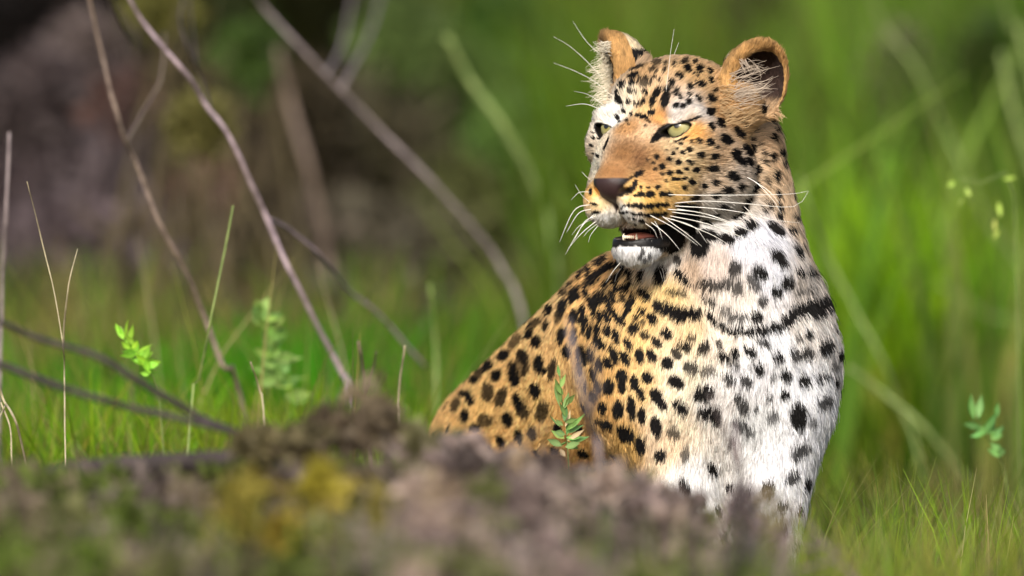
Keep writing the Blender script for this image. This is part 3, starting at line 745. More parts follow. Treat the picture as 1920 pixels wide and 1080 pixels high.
FC, fb = coat(mid, FN, RNG.normal(0, 0.45, N_FUR))
FC = FC * (RNG.uniform(0.72, 1.26, N_FUR) * (0.86 + 0.28 * noise3(FP / 4.0, 33)))[:, None]
SN = FN + RNG.normal(0, 0.22, (N_FUR, 3)) + (np.stack([noise3(FP / 6.0, 61 + i) for i in range(3)], -1) - 0.5) * 0.7
FC = np.clip(FC, 0.002, 0.92)


def hair_object(name, P, C, NRM, r0, parent, mat, taper=0.35):
    n, k = P.shape[:2]
    hd = bpy.data.hair_curves.new(name)
    hd.add_curves([k] * n)
    hd.attributes['position'].data.foreach_set('vector', mw(P.reshape(-1, 3)).astype(np.float32).ravel())
    ra = hd.attributes.get('radius') or hd.attributes.new('radius', 'FLOAT', 'POINT')
    rr = np.asarray(r0, float).reshape(-1, 1) * S * (1 - (1 - taper) * (np.arange(k) / (k - 1)) ** 1.5)[None]
    ra.data.foreach_set('value', np.broadcast_to(rr, (n, k)).astype(np.float32).ravel())
    a = hd.attributes.new('coat', 'FLOAT_COLOR', 'CURVE')
    a.data.foreach_set('color', np.concatenate([C, np.ones((n, 1))], 1).astype(np.float32).ravel())
    a = hd.attributes.new('skin_normal', 'FLOAT_VECTOR', 'CURVE')
    wn = np.outer(NRM[:, 0], RT) - np.outer(NRM[:, 1], UP) - np.outer(NRM[:, 2], FW)
    a.data.foreach_set('vector', wn.astype(np.float32).ravel())
    o = link(name, hd, parent, mat)
    o['kind'] = 'stuff'
    return o


hair_object('fur', pts, FC, SN / np.linalg.norm(SN, axis=1)[:, None], np.where(FP[:, 1] < 500, 0.52, 0.62), leopard, FUR)


# ------------------------------------------------------------------ tubes, eyes, teeth, tongue, whiskers, ear hair
def smooth_path(P, n):
    P = np.asarray(P, float)
    if len(P) < 3:
        t = np.linspace(0, 1, n)[:, None]
        return P[0] * (1 - t) + P[-1] * t
    Q = np.concatenate([[2 * P[0] - P[1]], P, [2 * P[-1] - P[-2]]])
    seg = np.linalg.norm(np.diff(P, axis=0), axis=1)
    cu = np.concatenate([[0], np.cumsum(seg)])
    out = []
    for s in np.linspace(0, cu[-1], n):
        i = min(np.searchsorted(cu, s, 'right') - 1, len(P) - 2)
        t = (s - cu[i]) / seg[i]
        a, b, c, d = Q[i:i + 4]
        out.append(0.5 * (2 * b + (c - a) * t + (2 * a - 5 * b + 4 * c - d) * t * t + (3 * b - a - 3 * c + d) * t ** 3))
    return np.array(out)


def tube_np(P, R, sides=6, phase=0.0):
    """Tube along points P with radii R: vertices and quads (ends closed by a collapsed ring)."""
    P = np.asarray(P, float)
    n = len(P)
    T = np.gradient(P, axis=0)
    T /= np.linalg.norm(T, axis=1)[:, None] + 1e-12
    ref = np.array([0.31, 0.83, 0.46])
    A = np.cross(T, ref)
    A /= np.linalg.norm(A, axis=1)[:, None] + 1e-12
    B = np.cross(T, A)
    th = np.linspace(0, 2 * math.pi, sides, endpoint=False) + phase
    ring = A[:, None] * np.cos(th)[None, :, None] + B[:, None] * np.sin(th)[None, :, None]
    V = (P[:, None] + ring * np.asarray(R, float).reshape(-1, 1, 1)).reshape(-1, 3)
    i = np.arange(n - 1)[:, None] * sides
    j = np.arange(sides)[None]
    k = (j + 1) % sides
    F = np.stack([i + j, i + k, i + sides + k, i + sides + j], -1).reshape(-1, 4)
    cap = []
    for a in (0, n - 1):
        V = np.concatenate([V, P[a:a + 1]])
        c = len(V) - 1
        for q in range(sides):
            e = [a * sides + q, a * sides + (q + 1) % sides]
            cap.append([e[1], e[0], c, c] if a == 0 else [e[0], e[1], c, c])
    return V, F, cap


def tube_mesh(name, P, R, sides=6):
    V, F, cap = tube_np(P, R, sides)
    me = bpy.data.meshes.new(name)
    me.from_pydata(V.tolist(), [], F.tolist() + [c[:3] for c in cap])
    me.polygons.foreach_set('use_smooth', [True] * len(me.polygons))
    me.update()
    return me


def plain(name, rgb, rough=0.7, spec=0.3):
    g = N(name)
    g.b.inputs['Base Color'].default_value = (*lin(rgb), 1)
    g.b.inputs['Roughness'].default_value = rough
    g.b.inputs['Specular IOR Level'].default_value = spec
    return g.m


def eye_material():
    g = N('leopard_eye')
    tc = g.n('ShaderNodeTexCoord')
    sp = g.n('ShaderNodeSeparateXYZ')
    g.l(tc.outputs['Object'], sp.inputs[0])
    cx = g.n('ShaderNodeCombineXYZ')
    g.l(sp.outputs[0], cx.inputs[0])
    g.l(sp.outputs[1], cx.inputs[1])
    ln = g.n('ShaderNodeVectorMath', operation='LENGTH')
    g.l(cx.outputs[0], ln.inputs[0])
    nz = g.n('ShaderNodeTexNoise')
    nz.inputs['Scale'].default_value = 700
    g.l(tc.outputs['Object'], nz.inputs[0])
    ma = g.n('ShaderNodeMath', operation='MULTIPLY_ADD')
    ma.inputs[1].default_value = 0.0012
    g.l(nz.outputs['Fac'], ma.inputs[0])
    g.l(ln.outputs['Value'], ma.inputs[2])
    mr = g.n('ShaderNodeMapRange')
    mr.inputs[2].default_value = 28 * S
    g.l(ma.outputs[0], mr.inputs[0])
    cr = g.n('ShaderNodeValToRGB')
    e = cr.color_ramp.elements
    e[0].position, e[0].color = 0.0, (0.004, 0.004, 0.004, 1)
    e[1].position, e[1].color = 1.0, (0.01, 0.008, 0.007, 1)
    for pos, c in ((0.20, (8, 7, 6)), (0.25, (132, 122, 70)), (0.45, (166, 158, 104)), (0.72, (168, 164, 116)), (0.84, (104, 98, 60)), (0.90, (18, 14, 12))):
        k = cr.color_ramp.elements.new(pos)
        k.color = (*lin(c), 1)
    g.l(mr.outputs[0], cr.inputs[0])
    g.l(cr.outputs[0], g.b.inputs['Base Color'])
    g.b.inputs['Roughness'].default_value = 0.25
    g.b.inputs['Coat Weight'].default_value = 1.0
    g.b.inputs['Coat Roughness'].default_value = 0.02
    return g.m


EYE_MAT = eye_material()
import bmesh
bm = bmesh.new()
bmesh.ops.create_uvsphere(bm, u_segments=48, v_segments=32, radius=EYE_R * S)
for v in bm.verts:                                             # the cornea bulges a little
    r = math.hypot(v.co.x, v.co.y) / (EYE_R * S)
    if v.co.z > 0 and r < 0.7:
        v.co *= 1 + 0.06 * (1 - (r / 0.7) ** 2)
for f in bm.faces:
    f.smooth = True
eye_me = bpy.data.meshes.new('eye')
bm.to_mesh(eye_me)
bm.free()
eye_me.materials.append(EYE_MAT)
for sg in (1, -1):
    c = EYE_C.copy()
    c[0] *= sg
    # both eyes look the same way: past the photographer's left
    look = vec_head(unit([0.20 if sg > 0 else -0.16, 0.16, 1.0]))
    wl = RT * look[0] - UP * look[1] - FW * look[2]
    o = bpy.data.objects.new('eye', eye_me)
    COL.objects.link(o)
    o.parent = leopard
    o.matrix_world = Matrix.Translation(Vector(mw(from_head(c)[None])[0])) @ Vector(wl).to_track_quat('Z', 'Y').to_matrix().to_4x4()
    if sg > 0:
        tag(o, 'pale green eye on the near side, half shaded by its lid')
    else:
        tag(o, 'pale green eye partly hidden by the bridge of the nose')


def blob(name, c, r, mat, parent, turn=0.0, seg=16):
    """Ellipsoid in head units."""
    bm = bmesh.new()
    bmesh.ops.create_uvsphere(bm, u_segments=seg, v_segments=seg // 2 + 2, radius=1)
    V = np.array([v.co[:] for v in bm.verts]) * np.asarray(r)
    V = mw(from_head(V + np.asarray(c)))
    for v, q in zip(bm.verts, V):
        v.co = q
    for f in bm.faces:
        f.smooth = True
    m = bpy.data.meshes.new(name)
    bm.to_mesh(m)
    bm.free()
    return link(name, m, parent, mat)


TOOTH = plain('tooth_enamel', (232, 220, 196), 0.25, 0.5)
TONGUE = plain('tongue', (196, 118, 100), 0.4, 0.5)
for i in range(6):
    u = -9.5 + i * 3.8
    blob('tooth', (u, -206, 156 - 0.02 * u * u), (1.9, 3.6, 2.6), TOOTH, leopard, seg=10)
for u in (-13.5, 13.5):
    P = smooth_path([from_head([u, -212, 148]), from_head([u * 1.03, -204, 151]), from_head([u * 1.0, -199, 148])], 6)
    o = link('canine', tube_mesh('canine', mw(P), np.array([3, 2.9, 2.6, 2.1, 1.4, 0.5]) * S, 8), leopard, TOOTH)
blob('tongue', (4, -206, 118), (24, 9, 38), TONGUE, leopard)

WHISK = plain('whisker', (236, 232, 222), 0.45, 0.4)
WH = [
    [(1250, 365), (1300, 366), (1350, 366), (1450, 365), (1490, 363), (1516, 358)], [(1262, 381), (1322, 377), (1400, 382), (1462, 388), (1489, 387), (1505, 377), (1515, 360)],
    [(1262, 386), (1340, 391), (1400, 400), (1450, 412), (1500, 418)], [(1266, 391), (1330, 403), (1390, 425), (1408, 434)], [(1256, 397), (1330, 408), (1380, 422), (1416, 437)],
    [(1252, 404), (1320, 418), (1380, 440), (1442, 469)], [(1256, 409), (1330, 438), (1370, 461)], [(1244, 407), (1300, 425), (1326, 456)], [(1216, 402), (1260, 425), (1300, 454), (1308, 460)],
    [(1219, 415), (1250, 440), (1276, 470)], [(1207, 417), (1225, 430), (1233, 447)], [(1226, 412), (1236, 430), (1242, 449)], [(1219, 432), (1221, 442), (1222, 453)],
    [(1396, 330), (1420, 344), (1451, 377), (1465, 401)], [(1400, 331), (1440, 357), (1462, 382)], [(1390, 382), (1407, 400), (1421, 427)], [(1248, 392), (1310, 398), (1360, 414)], [(1240, 404), (1290, 440), (1316, 462)],
    [(1107, 338), (1098, 330), (1091, 322)], [(1106, 380), (1090, 365), (1078, 346)], [(1106, 360), (1086, 361), (1071, 375)], [(1108, 384), (1085, 388), (1070, 405), (1049, 454)],
    [(1114, 402), (1090, 426), (1060, 477)], [(1110, 392), (1085, 400), (1062, 436)], [(1120, 413), (1092, 436), (1066, 465)], [(1122, 418), (1104, 432), (1094, 444)], [(1116, 408), (1086, 424), (1072, 441)],
    [(1118, 405), (1096, 416), (1076, 452)], [(1124, 420), (1108, 440), (1103, 455)],
    [(1140, 178), (1110, 150), (1075, 132), (1038, 118)], [(1146, 168), (1110, 125), (1070, 88), (1038, 69)], [(1126, 110), (1100, 78), (1074, 40)], [(1126, 197), (1096, 195), (1061, 199)], [(1130, 186), (1104, 178), (1076, 171)],
    [(1248, 180), (1256, 108), (1264, 54)], [(1262, 108), (1268, 92), (1273, 79)],
    [(1166, 489), (1150, 508), (1136, 530)], [(1172, 494), (1158, 512), (1152, 530)], [(1240, 500), (1244, 512), (1246, 530)], [(1235, 502), (1240, 516), (1243, 528)],
]
for w in WH:
    h0 = None
    for ox, oy in ((0, 0), (4, 2), (8, 0), (0, 8), (12, 4), (6, 14), (16, 10)):
        h0 = hit(w[0][0] + ox, w[0][1] + oy)
        if h0 is not None:
            break
    if h0 is None:
        continue
    n = len(w)
    L = [0.0]
    for p, q in zip(w[:-1], w[1:]):
        L.append(L[-1] + math.dist(p, q))
    P = [h0 - np.array([0, 0, 3.0])]
    dmax = h0[2]
    for (x, y), l in zip(w[1:], L[1:]):
        hh = hit(x, y)
        d = h0[2] + 0.10 * l + 6
        if hh is not None:
            d = max(d, hh[2] + 12) if l > 12 else d
        P.append(np.array(pc(x, y, d)))
    P = smooth_path(P, 14)
    long = L[-1] > 60
    r = (0.8 if long else 0.6) * (1 - 0.75 * np.linspace(0, 1, 14) ** 1.4)
    if w[0][1] < 200:
        r *= 0.75
    link('whisker', tube_mesh('whisker', mw(P), r * S, 5), leopard, WHISK)


def tuft(roots, moves, n, colour, jitter, lift, seed):
    """Long loose hairs: from pixels in the root box, by the move vector, with a curl."""
    rng = np.random.default_rng(seed)
    P, Nn = [], []
    while len(P) < n:
        i = rng.integers(len(roots))
        x0, y0, x1, y1 = roots[i]
        h0 = hit(rng.uniform(x0, x1), rng.uniform(y0, y1))
        if h0 is None:
            n -= 0 if rng.random() < 0.98 else 1
            continue
        mv = np.array([moves[i][0], moves[i][1], lift]) * rng.uniform(0.55, 1.1) + rng.normal(0, jitter, 3)
        side = rng.normal(0, 0.26) * np.array([-mv[1], mv[0], 0])
        t = np.linspace(0, 1, 5)[:, None]
        P.append(h0 + mv * t + side * t * (1 - t) * 2 + np.array([0, 0, 6]) * np.sin(t * 3.14))
        Nn.append([0.1, -0.45, 0.88])
    P, Nn = np.array(P), np.array(Nn)
    C = lin(colour)[None] * rng.uniform(0.7, 1.15, (len(P), 1))
    return P, np.clip(C, 0, 0.95), Nn


TF = [tuft([(1360, 136, 1386, 190), (1384, 108, 1412, 124), (1366, 165, 1394, 205)], [(70, -18), (18, 24), (52, -12)], 140, (184, 168, 150), 6, 12, 1),
      tuft([(1352, 206, 1400, 236), (1346, 160, 1366, 215)], [(26, -10), (18, 4)], 220, (188, 158, 118), 4, 6, 2),
      tuft([(1126, 78, 1148, 175), (1124, 120, 1150, 190)], [(-14, 2), (-36, 11)], 460, (232, 222, 200), 6, 4, 3)]
hair_object('ear_hair', np.concatenate([t[0] for t in TF]), np.concatenate([t[1] for t in TF]), np.concatenate([t[2] for t in TF]),
            np.full(sum(len(t[0]) for t in TF), 0.5), leopard, FUR, taper=0.3)


# ------------------------------------------------------------------ plants
def plant_material(name, rough=0.6, trans=0.35, gain=1.0):
    g = N(name)
    g.t.nodes.remove(g.b)
    a = g.n('ShaderNodeAttribute', attribute_name='tint')
    d = g.n('ShaderNodeBsdfDiffuse')
    t = g.n('ShaderNodeBsdfTranslucent')
    s = g.n('ShaderNodeBsdfGlossy')
    s.inputs['Roughness'].default_value = rough
    s.inputs['Color'].default_value = (0.3, 0.3, 0.3, 1)
    g.l(a.outputs['Color'], d.inputs['Color'])
    g.l(a.outputs['Color'], t.inputs['Color'])
    m1 = g.n('ShaderNodeMixShader')
    m1.inputs[0].default_value = trans
    g.l(d.outputs[0], m1.inputs[1])
    g.l(t.outputs[0], m1.inputs[2])
    m2 = g.n('ShaderNodeMixShader')
    m2.inputs[0].default_value = 0.03
    g.l(m1.outputs[0], m2.inputs[1])
    g.l(s.outputs[0], m2.inputs[2])
    g.l(m2.outputs[0], g.out.inputs['Surface'])
    return g.m


GRASS = plant_material('grass_blades', trans=0.42)
LEAFM = plant_material('leaves', trans=0.35)
DRYM = plant_material('dry_stalks', trans=0.15)


def bark_material(name, c1, c2):
    g = N(name)
    nz = g.n('ShaderNodeTexNoise')
    nz.inputs['Scale'].default_value = 60
    nz.inputs['Detail'].default_value = 6
    cr = g.n('ShaderNodeValToRGB')
    cr.color_ramp.elements[0].position, cr.color_ramp.elements[0].color = 0.3, (*lin(c1), 1)
    cr.color_ramp.elements[1].position, cr.color_ramp.elements[1].color = 0.7, (*lin(c2), 1)
    tc = g.n('ShaderNodeTexCoord')
    g.l(tc.outputs['Object'], nz.inputs[0])
    g.l(nz.outputs['Fac'], cr.inputs[0])
    g.l(cr.outputs[0], g.b.inputs['Base Color'])
    bp = g.n('ShaderNodeBump')
    bp.inputs['Strength'].default_value = 0.6
    bp.inputs['Distance'].default_value = 0.003
    g.l(nz.outputs['Fac'], bp.inputs['Height'])
    g.l(bp.outputs[0], g.b.inputs['Normal'])
    g.b.inputs['Roughness'].default_value = 0.85
    return g.m


def tinted(name, V, F, C, parent, mat, kind='stuff', smooth=True):
    me = mesh_np(name, V, F, smooth)
    a = me.attributes.new('tint', 'FLOAT_COLOR', 'POINT')
    a.data.foreach_set('color', np.concatenate([np.clip(C, 0, 1), np.ones((len(C), 1))], 1).astype(np.float32).ravel())
    o = link(name, me, parent, mat)
    if kind:
        o['kind'] = kind
    return o


def blades(R, H, LEAN, W, C, k=4):
    """Grass blades: roots, heights, leans, widths, colours -> vertices, quads, colours."""
    n = len(R)
    t = np.linspace(0, 1, k + 1)
    ang = RNG.uniform(0, math.pi, n)
    side = np.stack([np.cos(ang), np.sin(ang), np.zeros(n)], -1)
    P = R[:, None] + np.stack([LEAN[:, 0:1] * t ** 2, LEAN[:, 1:2] * t ** 2, H[:, None] * (t - 0.10 * t ** 3)], -1)
    w = W[:, None] * (1 - 0.9 * t ** 1.6)[None]
    V = np.stack([P - side[:, None] * w[..., None] / 2, P + side[:, None] * w[..., None] / 2], 2)
    idx = (np.arange(n) * (k + 1) * 2)[:, None]
    j = np.arange(k)[None] * 2
    F = np.stack([idx + j, idx + j + 1, idx + j + 3, idx + j + 2], -1).reshape(-1, 4)
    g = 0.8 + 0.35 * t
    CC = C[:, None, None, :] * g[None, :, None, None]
    return V.reshape(-1, 3), F, np.broadcast_to(CC, V.shape).reshape(-1, 3)


def stand(rows):
    """Blades of many tussocks. Row: x, half width (photo pixels), top y, metres behind the leopard, spread in depth, colour, count, width mm."""
    Rs, Hs, Ls, Ws, Cs = [], [], [], [], []
    for x, hw, yt, dl, sp, rgb, n, wm_ in rows:
        dd = dl + RNG.uniform(-sp, sp, n)
        k = (D0 + dd) / D0
        xx = (x + RNG.normal(0, hw * 0.6, n) - 960) * S * k
        top = np.array([at(960, yt, -q / S)[2] for q in dd])
        yy = np.array([at(960, yt, -q / S)[1] for q in dd])
        h = np.maximum(top, 0.08) * RNG.uniform(0.6, 1.12, n)
        Rs.append(np.stack([xx, yy, np.zeros(n)], -1))
        Hs.append(h)
        Ls.append(np.stack([RNG.normal(0, 0.17, n) * h, RNG.normal(0, 0.17, n) * h], -1))
        Ws.append(RNG.uniform(0.6, 1.3, n) * wm_ / 1000)
        c = 0.54 * lin(rgb)[None] ** np.array([1.03, 1.0, 1.25]) * RNG.uniform(0.55, 1.45, (n, 1)) * np.stack([RNG.uniform(0.88, 1.15, n), np.ones(n), RNG.uniform(0.8, 1.2, n)], -1)
        Cs.append(c)
    return blades(np.concatenate(Rs), np.concatenate(Hs), np.concatenate(Ls), np.concatenate(Ws), np.concatenate(Cs))


def leaf_quads(P, size, C, up=0.0):
    n = len(P)
    a = RNG.normal(0, 1, (n, 3))
    a[:, 2] += up
    a /= np.linalg.norm(a, axis=1)[:, None]
    b = np.cross(a, RNG.normal(0, 1, (n, 3)))
    b /= np.linalg.norm(b, axis=1)[:, None]
    s = (size * RNG.uniform(0.6, 1.3, n))[:, None]
    V = np.stack([P, P + a * s * 0.5 + b * s * 0.24, P + a * s, P + a * s * 0.5 - b * s * 0.24], 1).reshape(-1, 3)
    F = np.arange(n * 4).reshape(-1, 4)
    return V, F, np.repeat(C, 4, 0)


def cloud(x, y, rx, ry, dl, rgb, n, size=0.035, flat=0.9, mottle=1.3):
    """Leaves filling one bough: centre and radii in photo pixels, metres behind the leopard."""
    k = (D0 + dl) / D0
    c = at(x, y, -dl / S)
    q = RNG.normal(0, 1, (n, 3))
    q /= np.linalg.norm(q, axis=1)[:, None]
    q *= (RNG.random(n) ** 0.45)[:, None]
    P = c + q * np.array([rx * S * k, flat * rx * S * k, ry * S * k])
    P[:, 2] = np.maximum(P[:, 2], 0.02)
    lum = 1.0 + mottle * (noise3(P * 7.0 + 50, 31) - 0.5)
    C = 0.76 * lin(rgb)[None] * lum[:, None] * RNG.uniform(0.7, 1.3, (n, 1))
    return leaf_quads(P, size * np.ones(n), C)


def twigs(base, tips, r0, sides=4, fork=3, rgb=(120, 108, 104)):
    """Branching dead twigs from a base to tips; returns vertices, quads, colours."""
    Vs, Fs, Cs, o = [], [], [], 0

    def put(P, R):
        nonlocal o
        V, F, cap = tube_np(P, R, sides)
        Vs.append(V)
        Fs.append(np.concatenate([F, np.array(cap)[:, [0, 1, 2, 3]]]) + o if False else F + o)
        Cs.append(np.tile(lin(rgb) * random.uniform(0.6, 1.4), (len(V), 1)))
        o += len(V)
    for tp in tips:
        b = np.asarray(base) + RNG.normal(0, 0.05, 3) * np.array([1, 1, 0])
        m = (b + tp) / 2 + RNG.normal(0, 0.05, 3)
        P = smooth_path([b, m, tp], 8)
        put(P, r0 * np.linspace(1, 0.25, 8))
        for _ in range(fork):
            i = random.randint(2, 6)
            d = tp - b
            e = P[i] + (d * random.uniform(0.06, 0.16)) + RNG.normal(0, 0.07, 3) * np.linalg.norm(d)
            e[2] = min(e[2], tp[2] + 0.01)
            put(smooth_path([P[i], (P[i] + e) / 2 + RNG.normal(0, 0.02, 3), e], 5), r0 * np.linspace(0.5, 0.15, 5))
    return np.concatenate(Vs), np.concatenate(Fs), np.concatenate(Cs)


def merge(parts):
    V, F, C, o = [], [], [], 0
    for v, f, c in parts:
        V.append(v)
        F.append(f + o)
        C.append(c)
        o += len(v)
    return np.concatenate(V), np.concatenate(F), np.concatenate(C)


# ------------------------------------------------------------------ ground: one sheet to the horizon
gx = np.concatenate([-np.geomspace(500, 3, 26), np.linspace(-2.6, 2.6, 40), np.geomspace(3, 500, 26)])
gy = np.concatenate([np.linspace(-16, 12, 60), np.geomspace(12.6, 850, 34)])
GX, GY = np.meshgrid(gx, gy, indexing='ij')
gp = np.stack([GX.ravel(), GY.ravel(), np.zeros(GX.size)], -1)
gp[:, 2] = -0.02 + (noise3(gp * 1.7 + 300, 41) - 0.5) * 0.05 * sstep(0.0, 1.0, np.hypot(gp[:, 0], gp[:, 1]) - 0.7)
ii = np.arange(GX.size).reshape(GX.shape)
gf = np.stack([ii[:-1, :-1], ii[1:, :-1], ii[1:, 1:], ii[:-1, 1:]], -1).reshape(-1, 4)
g = N('soil_and_turf')
nz = g.n('ShaderNodeTexNoise')
nz.inputs['Scale'].default_value = 2.2
nz.inputs['Detail'].default_value = 8
tcn = g.n('ShaderNodeTexCoord')
g.l(tcn.outputs['Object'], nz.inputs[0])
cr = g.n('ShaderNodeValToRGB')
cr.color_ramp.elements[0].position, cr.color_ramp.elements[0].color = 0.35, (*lin((58, 66, 30)), 1)
cr.color_ramp.elements[1].position, cr.color_ramp.elements[1].color = 0.65, (*lin((96, 84, 58)), 1)
g.l(nz.outputs['Fac'], cr.inputs[0])
g.l(cr.outputs[0], g.b.inputs['Base Color'])
g.b.inputs['Roughness'].default_value = 0.95
ground = link('ground', mesh_np('ground', gp, gf), mat=g.m)
ground['kind'] = 'structure'

# ------------------------------------------------------------------ shrubs behind the animal
BARK_G = bark_material('grey_bark', (92, 80, 80), (150, 136, 134))
BARK_P = bark_material('pale_bark', (108, 92, 96), (172, 152, 156))
BARK_B = bark_material('brown_bark', (84, 70, 60), (132, 114, 100))
BARK_D = bark_material('dark_bark', (36, 30, 28), (70, 60, 58))
BARK_S = bark_material('straw_stalk', (132, 120, 92), (186, 174, 140))
BARK_V = bark_material('green_stalk', (92, 112, 54), (134, 148, 84))


def shrub(name, label, cat, clouds, bark, twig_rgb, size=0.035, ntw=10, r0=0.007, mottle=1.3):
    cx = np.mean([c[0] for c in clouds])
    dl = np.mean([c[4] for c in clouds])
    b = at(cx, 540, -dl / S)
    b[2] = 0.0
    e = empty(name, b)
    tag(e, label, cat)
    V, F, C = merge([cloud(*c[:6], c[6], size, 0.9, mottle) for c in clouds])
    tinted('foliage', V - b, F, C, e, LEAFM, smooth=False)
    parts = []
    for c in clouds:
        k = (D0 + c[4]) / D0
        ce = at(c[0], c[1], -c[4] / S)
        base = np.array([ce[0] * 0.8 + b[0] * 0.2, ce[1], 0.0])
        tips = ce + RNG.uniform(-1, 1, (ntw, 3)) * np.array([c[2], c[2], c[3]]) * S * k
        parts.append(twigs(base, tips, r0, rgb=twig_rgb))
    V, F, C = merge(parts)
    tinted('branches', V - b, F, C, e, DRYM)
    return e


GREY = (112, 100, 101)
shrub('dry_thicket', 'grey brown dry thicket in the shade behind the bare branches', 'thicket',
      [(70, 190, 90, 90, 4.6, (112, 98, 97), 1100), (170, 110, 80, 80, 5.0, (112, 99, 95), 1000), (140, 290, 70, 60, 4.6, (104, 92, 94), 700), (245, 330, 80, 70, 4.4, (116, 101, 104), 1100), (110, 450, 100, 70, 4.2, (112, 98, 100), 1200),
       (20, 360, 70, 80, 4.6, (92, 79, 81), 700), (300, 440, 60, 60, 4.2, (96, 80, 76), 600), (230, 200, 50, 50, 4.2, (122, 94, 86), 500), (210, 560, 130, 45, 3.6, (90, 84, 64), 800), (30, 560, 80, 40, 3.6, (84, 80, 60), 500), (380, 350, 60, 36, 4.0, (122, 92, 84), 500)], None, GREY)
shrub('brown_shrub', 'brown and tan half-dead shrub beside the grey thicket', 'shrub',
      [(430, 340, 80, 90, 4.6, (120, 101, 90), 1000), (310, 200, 80, 80, 5.0, (74, 64, 44), 800), (560, 250, 90, 130, 5.2, (86, 76, 56), 1200), (690, 270, 110, 130, 5.4, (98, 92, 68), 1600),
       (560, 480, 90, 80, 4.2, (108, 96, 82), 1000), (690, 470, 110, 90, 4.6, (112, 104, 86), 1400), (620, 600, 110, 70, 3.6, (98, 94, 74), 1000), (800, 480, 80, 90, 4.8, (108, 106, 76), 900), (780, 600, 70, 70, 3.4, (106, 106, 78), 600)], None, (116, 104, 88))
shrub('shade_shrub', 'dense backing shrub tinted near black as shade in the gaps behind the thicket', 'shrub',  # leaf tint near black stands for deep shade inside the thicket
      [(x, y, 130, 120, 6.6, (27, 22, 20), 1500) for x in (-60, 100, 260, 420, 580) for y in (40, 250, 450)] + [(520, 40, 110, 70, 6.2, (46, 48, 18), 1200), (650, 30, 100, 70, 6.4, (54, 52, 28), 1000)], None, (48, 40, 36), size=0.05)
shrub('olive_shrub', 'low olive green bush growing through the dry thicket', 'shrub',
      [(370, 235, 55, 50, 3.1, (106, 102, 56), 450), (310, 20, 60, 50, 3.4, (100, 98, 48), 500), (440, 60, 70, 70, 4.2, (74, 86, 40), 900), (465, 110, 60, 60, 4.0, (82, 106, 48), 700)], None, (92, 82, 60), size=0.03)
shrub('dark_green_bush', 'dark green bush showing through the tall grass right of the ear', 'bush',
      [(1850, 180, 60, 130, 5.0, (58, 78, 32), 1100), (1800, 330, 60, 70, 5.2, (70, 92, 38), 800), (1700, 700, 50, 80, 3.6, (64, 96, 30), 700), (1420, 40, 60, 60, 5.6, (104, 96, 66), 600), (1690, 150, 40, 90, 5.0, (136, 132, 104), 500), (1480, 260, 30, 120, 5.4, (92, 104, 58), 500)], None, (70, 76, 50), size=0.04)
shrub('green_shrub', 'soft green leafy bush between the dry branches and the cat\'s head', 'shrub',
      [(760, 90, 90, 90, 6.0, (98, 118, 62), 1300), (850, 190, 100, 110, 6.2, (106, 134, 66), 1600), (770, 350, 100, 90, 5.6, (106, 98, 70), 1300), (870, 400, 80, 100, 5.2, (114, 118, 70), 1200),
       (950, 80, 90, 100, 6.6, (92, 128, 58), 1300), (960, 300, 90, 110, 6.0, (104, 134, 66), 1300), (1060, 200, 90, 130, 6.6, (106, 130, 62), 1300), (1040, 420, 90, 100, 5.6, (108, 128, 64), 1200)], None, (96, 96, 64), size=0.04)

n = 9000
P = np.stack([RNG.uniform(-70, 70, n), RNG.uniform(55, 95, n), np.zeros(n)], -1)
P[:, 2] = RNG.random(n) ** 0.8 * (2.2 + 2.6 * noise3(P * np.array([0.16, 0.02, 1]) + 9, 71))
V, F, C = leaf_quads(P, 0.8 * np.ones(n), lin((70, 84, 44))[None] * RNG.uniform(0.5, 1.3, (n, 1)))
far = tinted('distant_scrub', V, F, C, None, LEAFM, smooth=False)
tag(far, 'low dark scrub far behind the tall grass', 'scrub')

# ------------------------------------------------------------------ grass
GR0 = random.Random(4)
rows = []
for i, x in enumerate(range(-140, 2100, 42)):                       # far stand that closes the view
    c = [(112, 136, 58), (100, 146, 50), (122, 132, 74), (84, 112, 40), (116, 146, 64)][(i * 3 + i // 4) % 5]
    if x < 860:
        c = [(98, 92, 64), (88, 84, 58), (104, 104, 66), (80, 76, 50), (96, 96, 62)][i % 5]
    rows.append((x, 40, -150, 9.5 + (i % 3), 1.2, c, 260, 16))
for i, x in enumerate(range(-1900, 3900, 70)):                      # the same stand, thinner, to both sides
    if not -140 <= x < 2100:
        c = [(112, 136, 58), (100, 146, 50), (122, 132, 74), (84, 112, 40)][(i * 3 + i // 4) % 4]
        rows.append((x, 60, -60 + (i * 37) % 160, 7.0 + (i * 5) % 4, 1.6, c, 130, 16))
right = [(1130, (112, 140, 50)), (1200, (112, 148, 56)), (1270, (122, 148, 66)), (1340, (116, 120, 70)), (1410, (108, 104, 62)), (1480, (122, 140, 66)), (1530, (130, 156, 82)), (1570, (134, 176, 72)), (1610, (138, 196, 62)),
         (1660, (112, 142, 66)), (1700, (128, 128, 94)), (1760, (120, 142, 66)), (1810, (82, 112, 40)), (1860, (60, 86, 30)), (1910, (84, 116, 44)), (1960, (96, 132, 50))]
for x, c in right:
    rows.append((x, 26, -60, 6.0, 1.2, tuple(1.06 * q for q in c), 330, 13))
    if int(x) % 3:
        rows.append((x + 15, 12, 60 + 3 * (x % 90), 4.8, 0.5, tuple(1.15 * q for q in c), 110, 13))
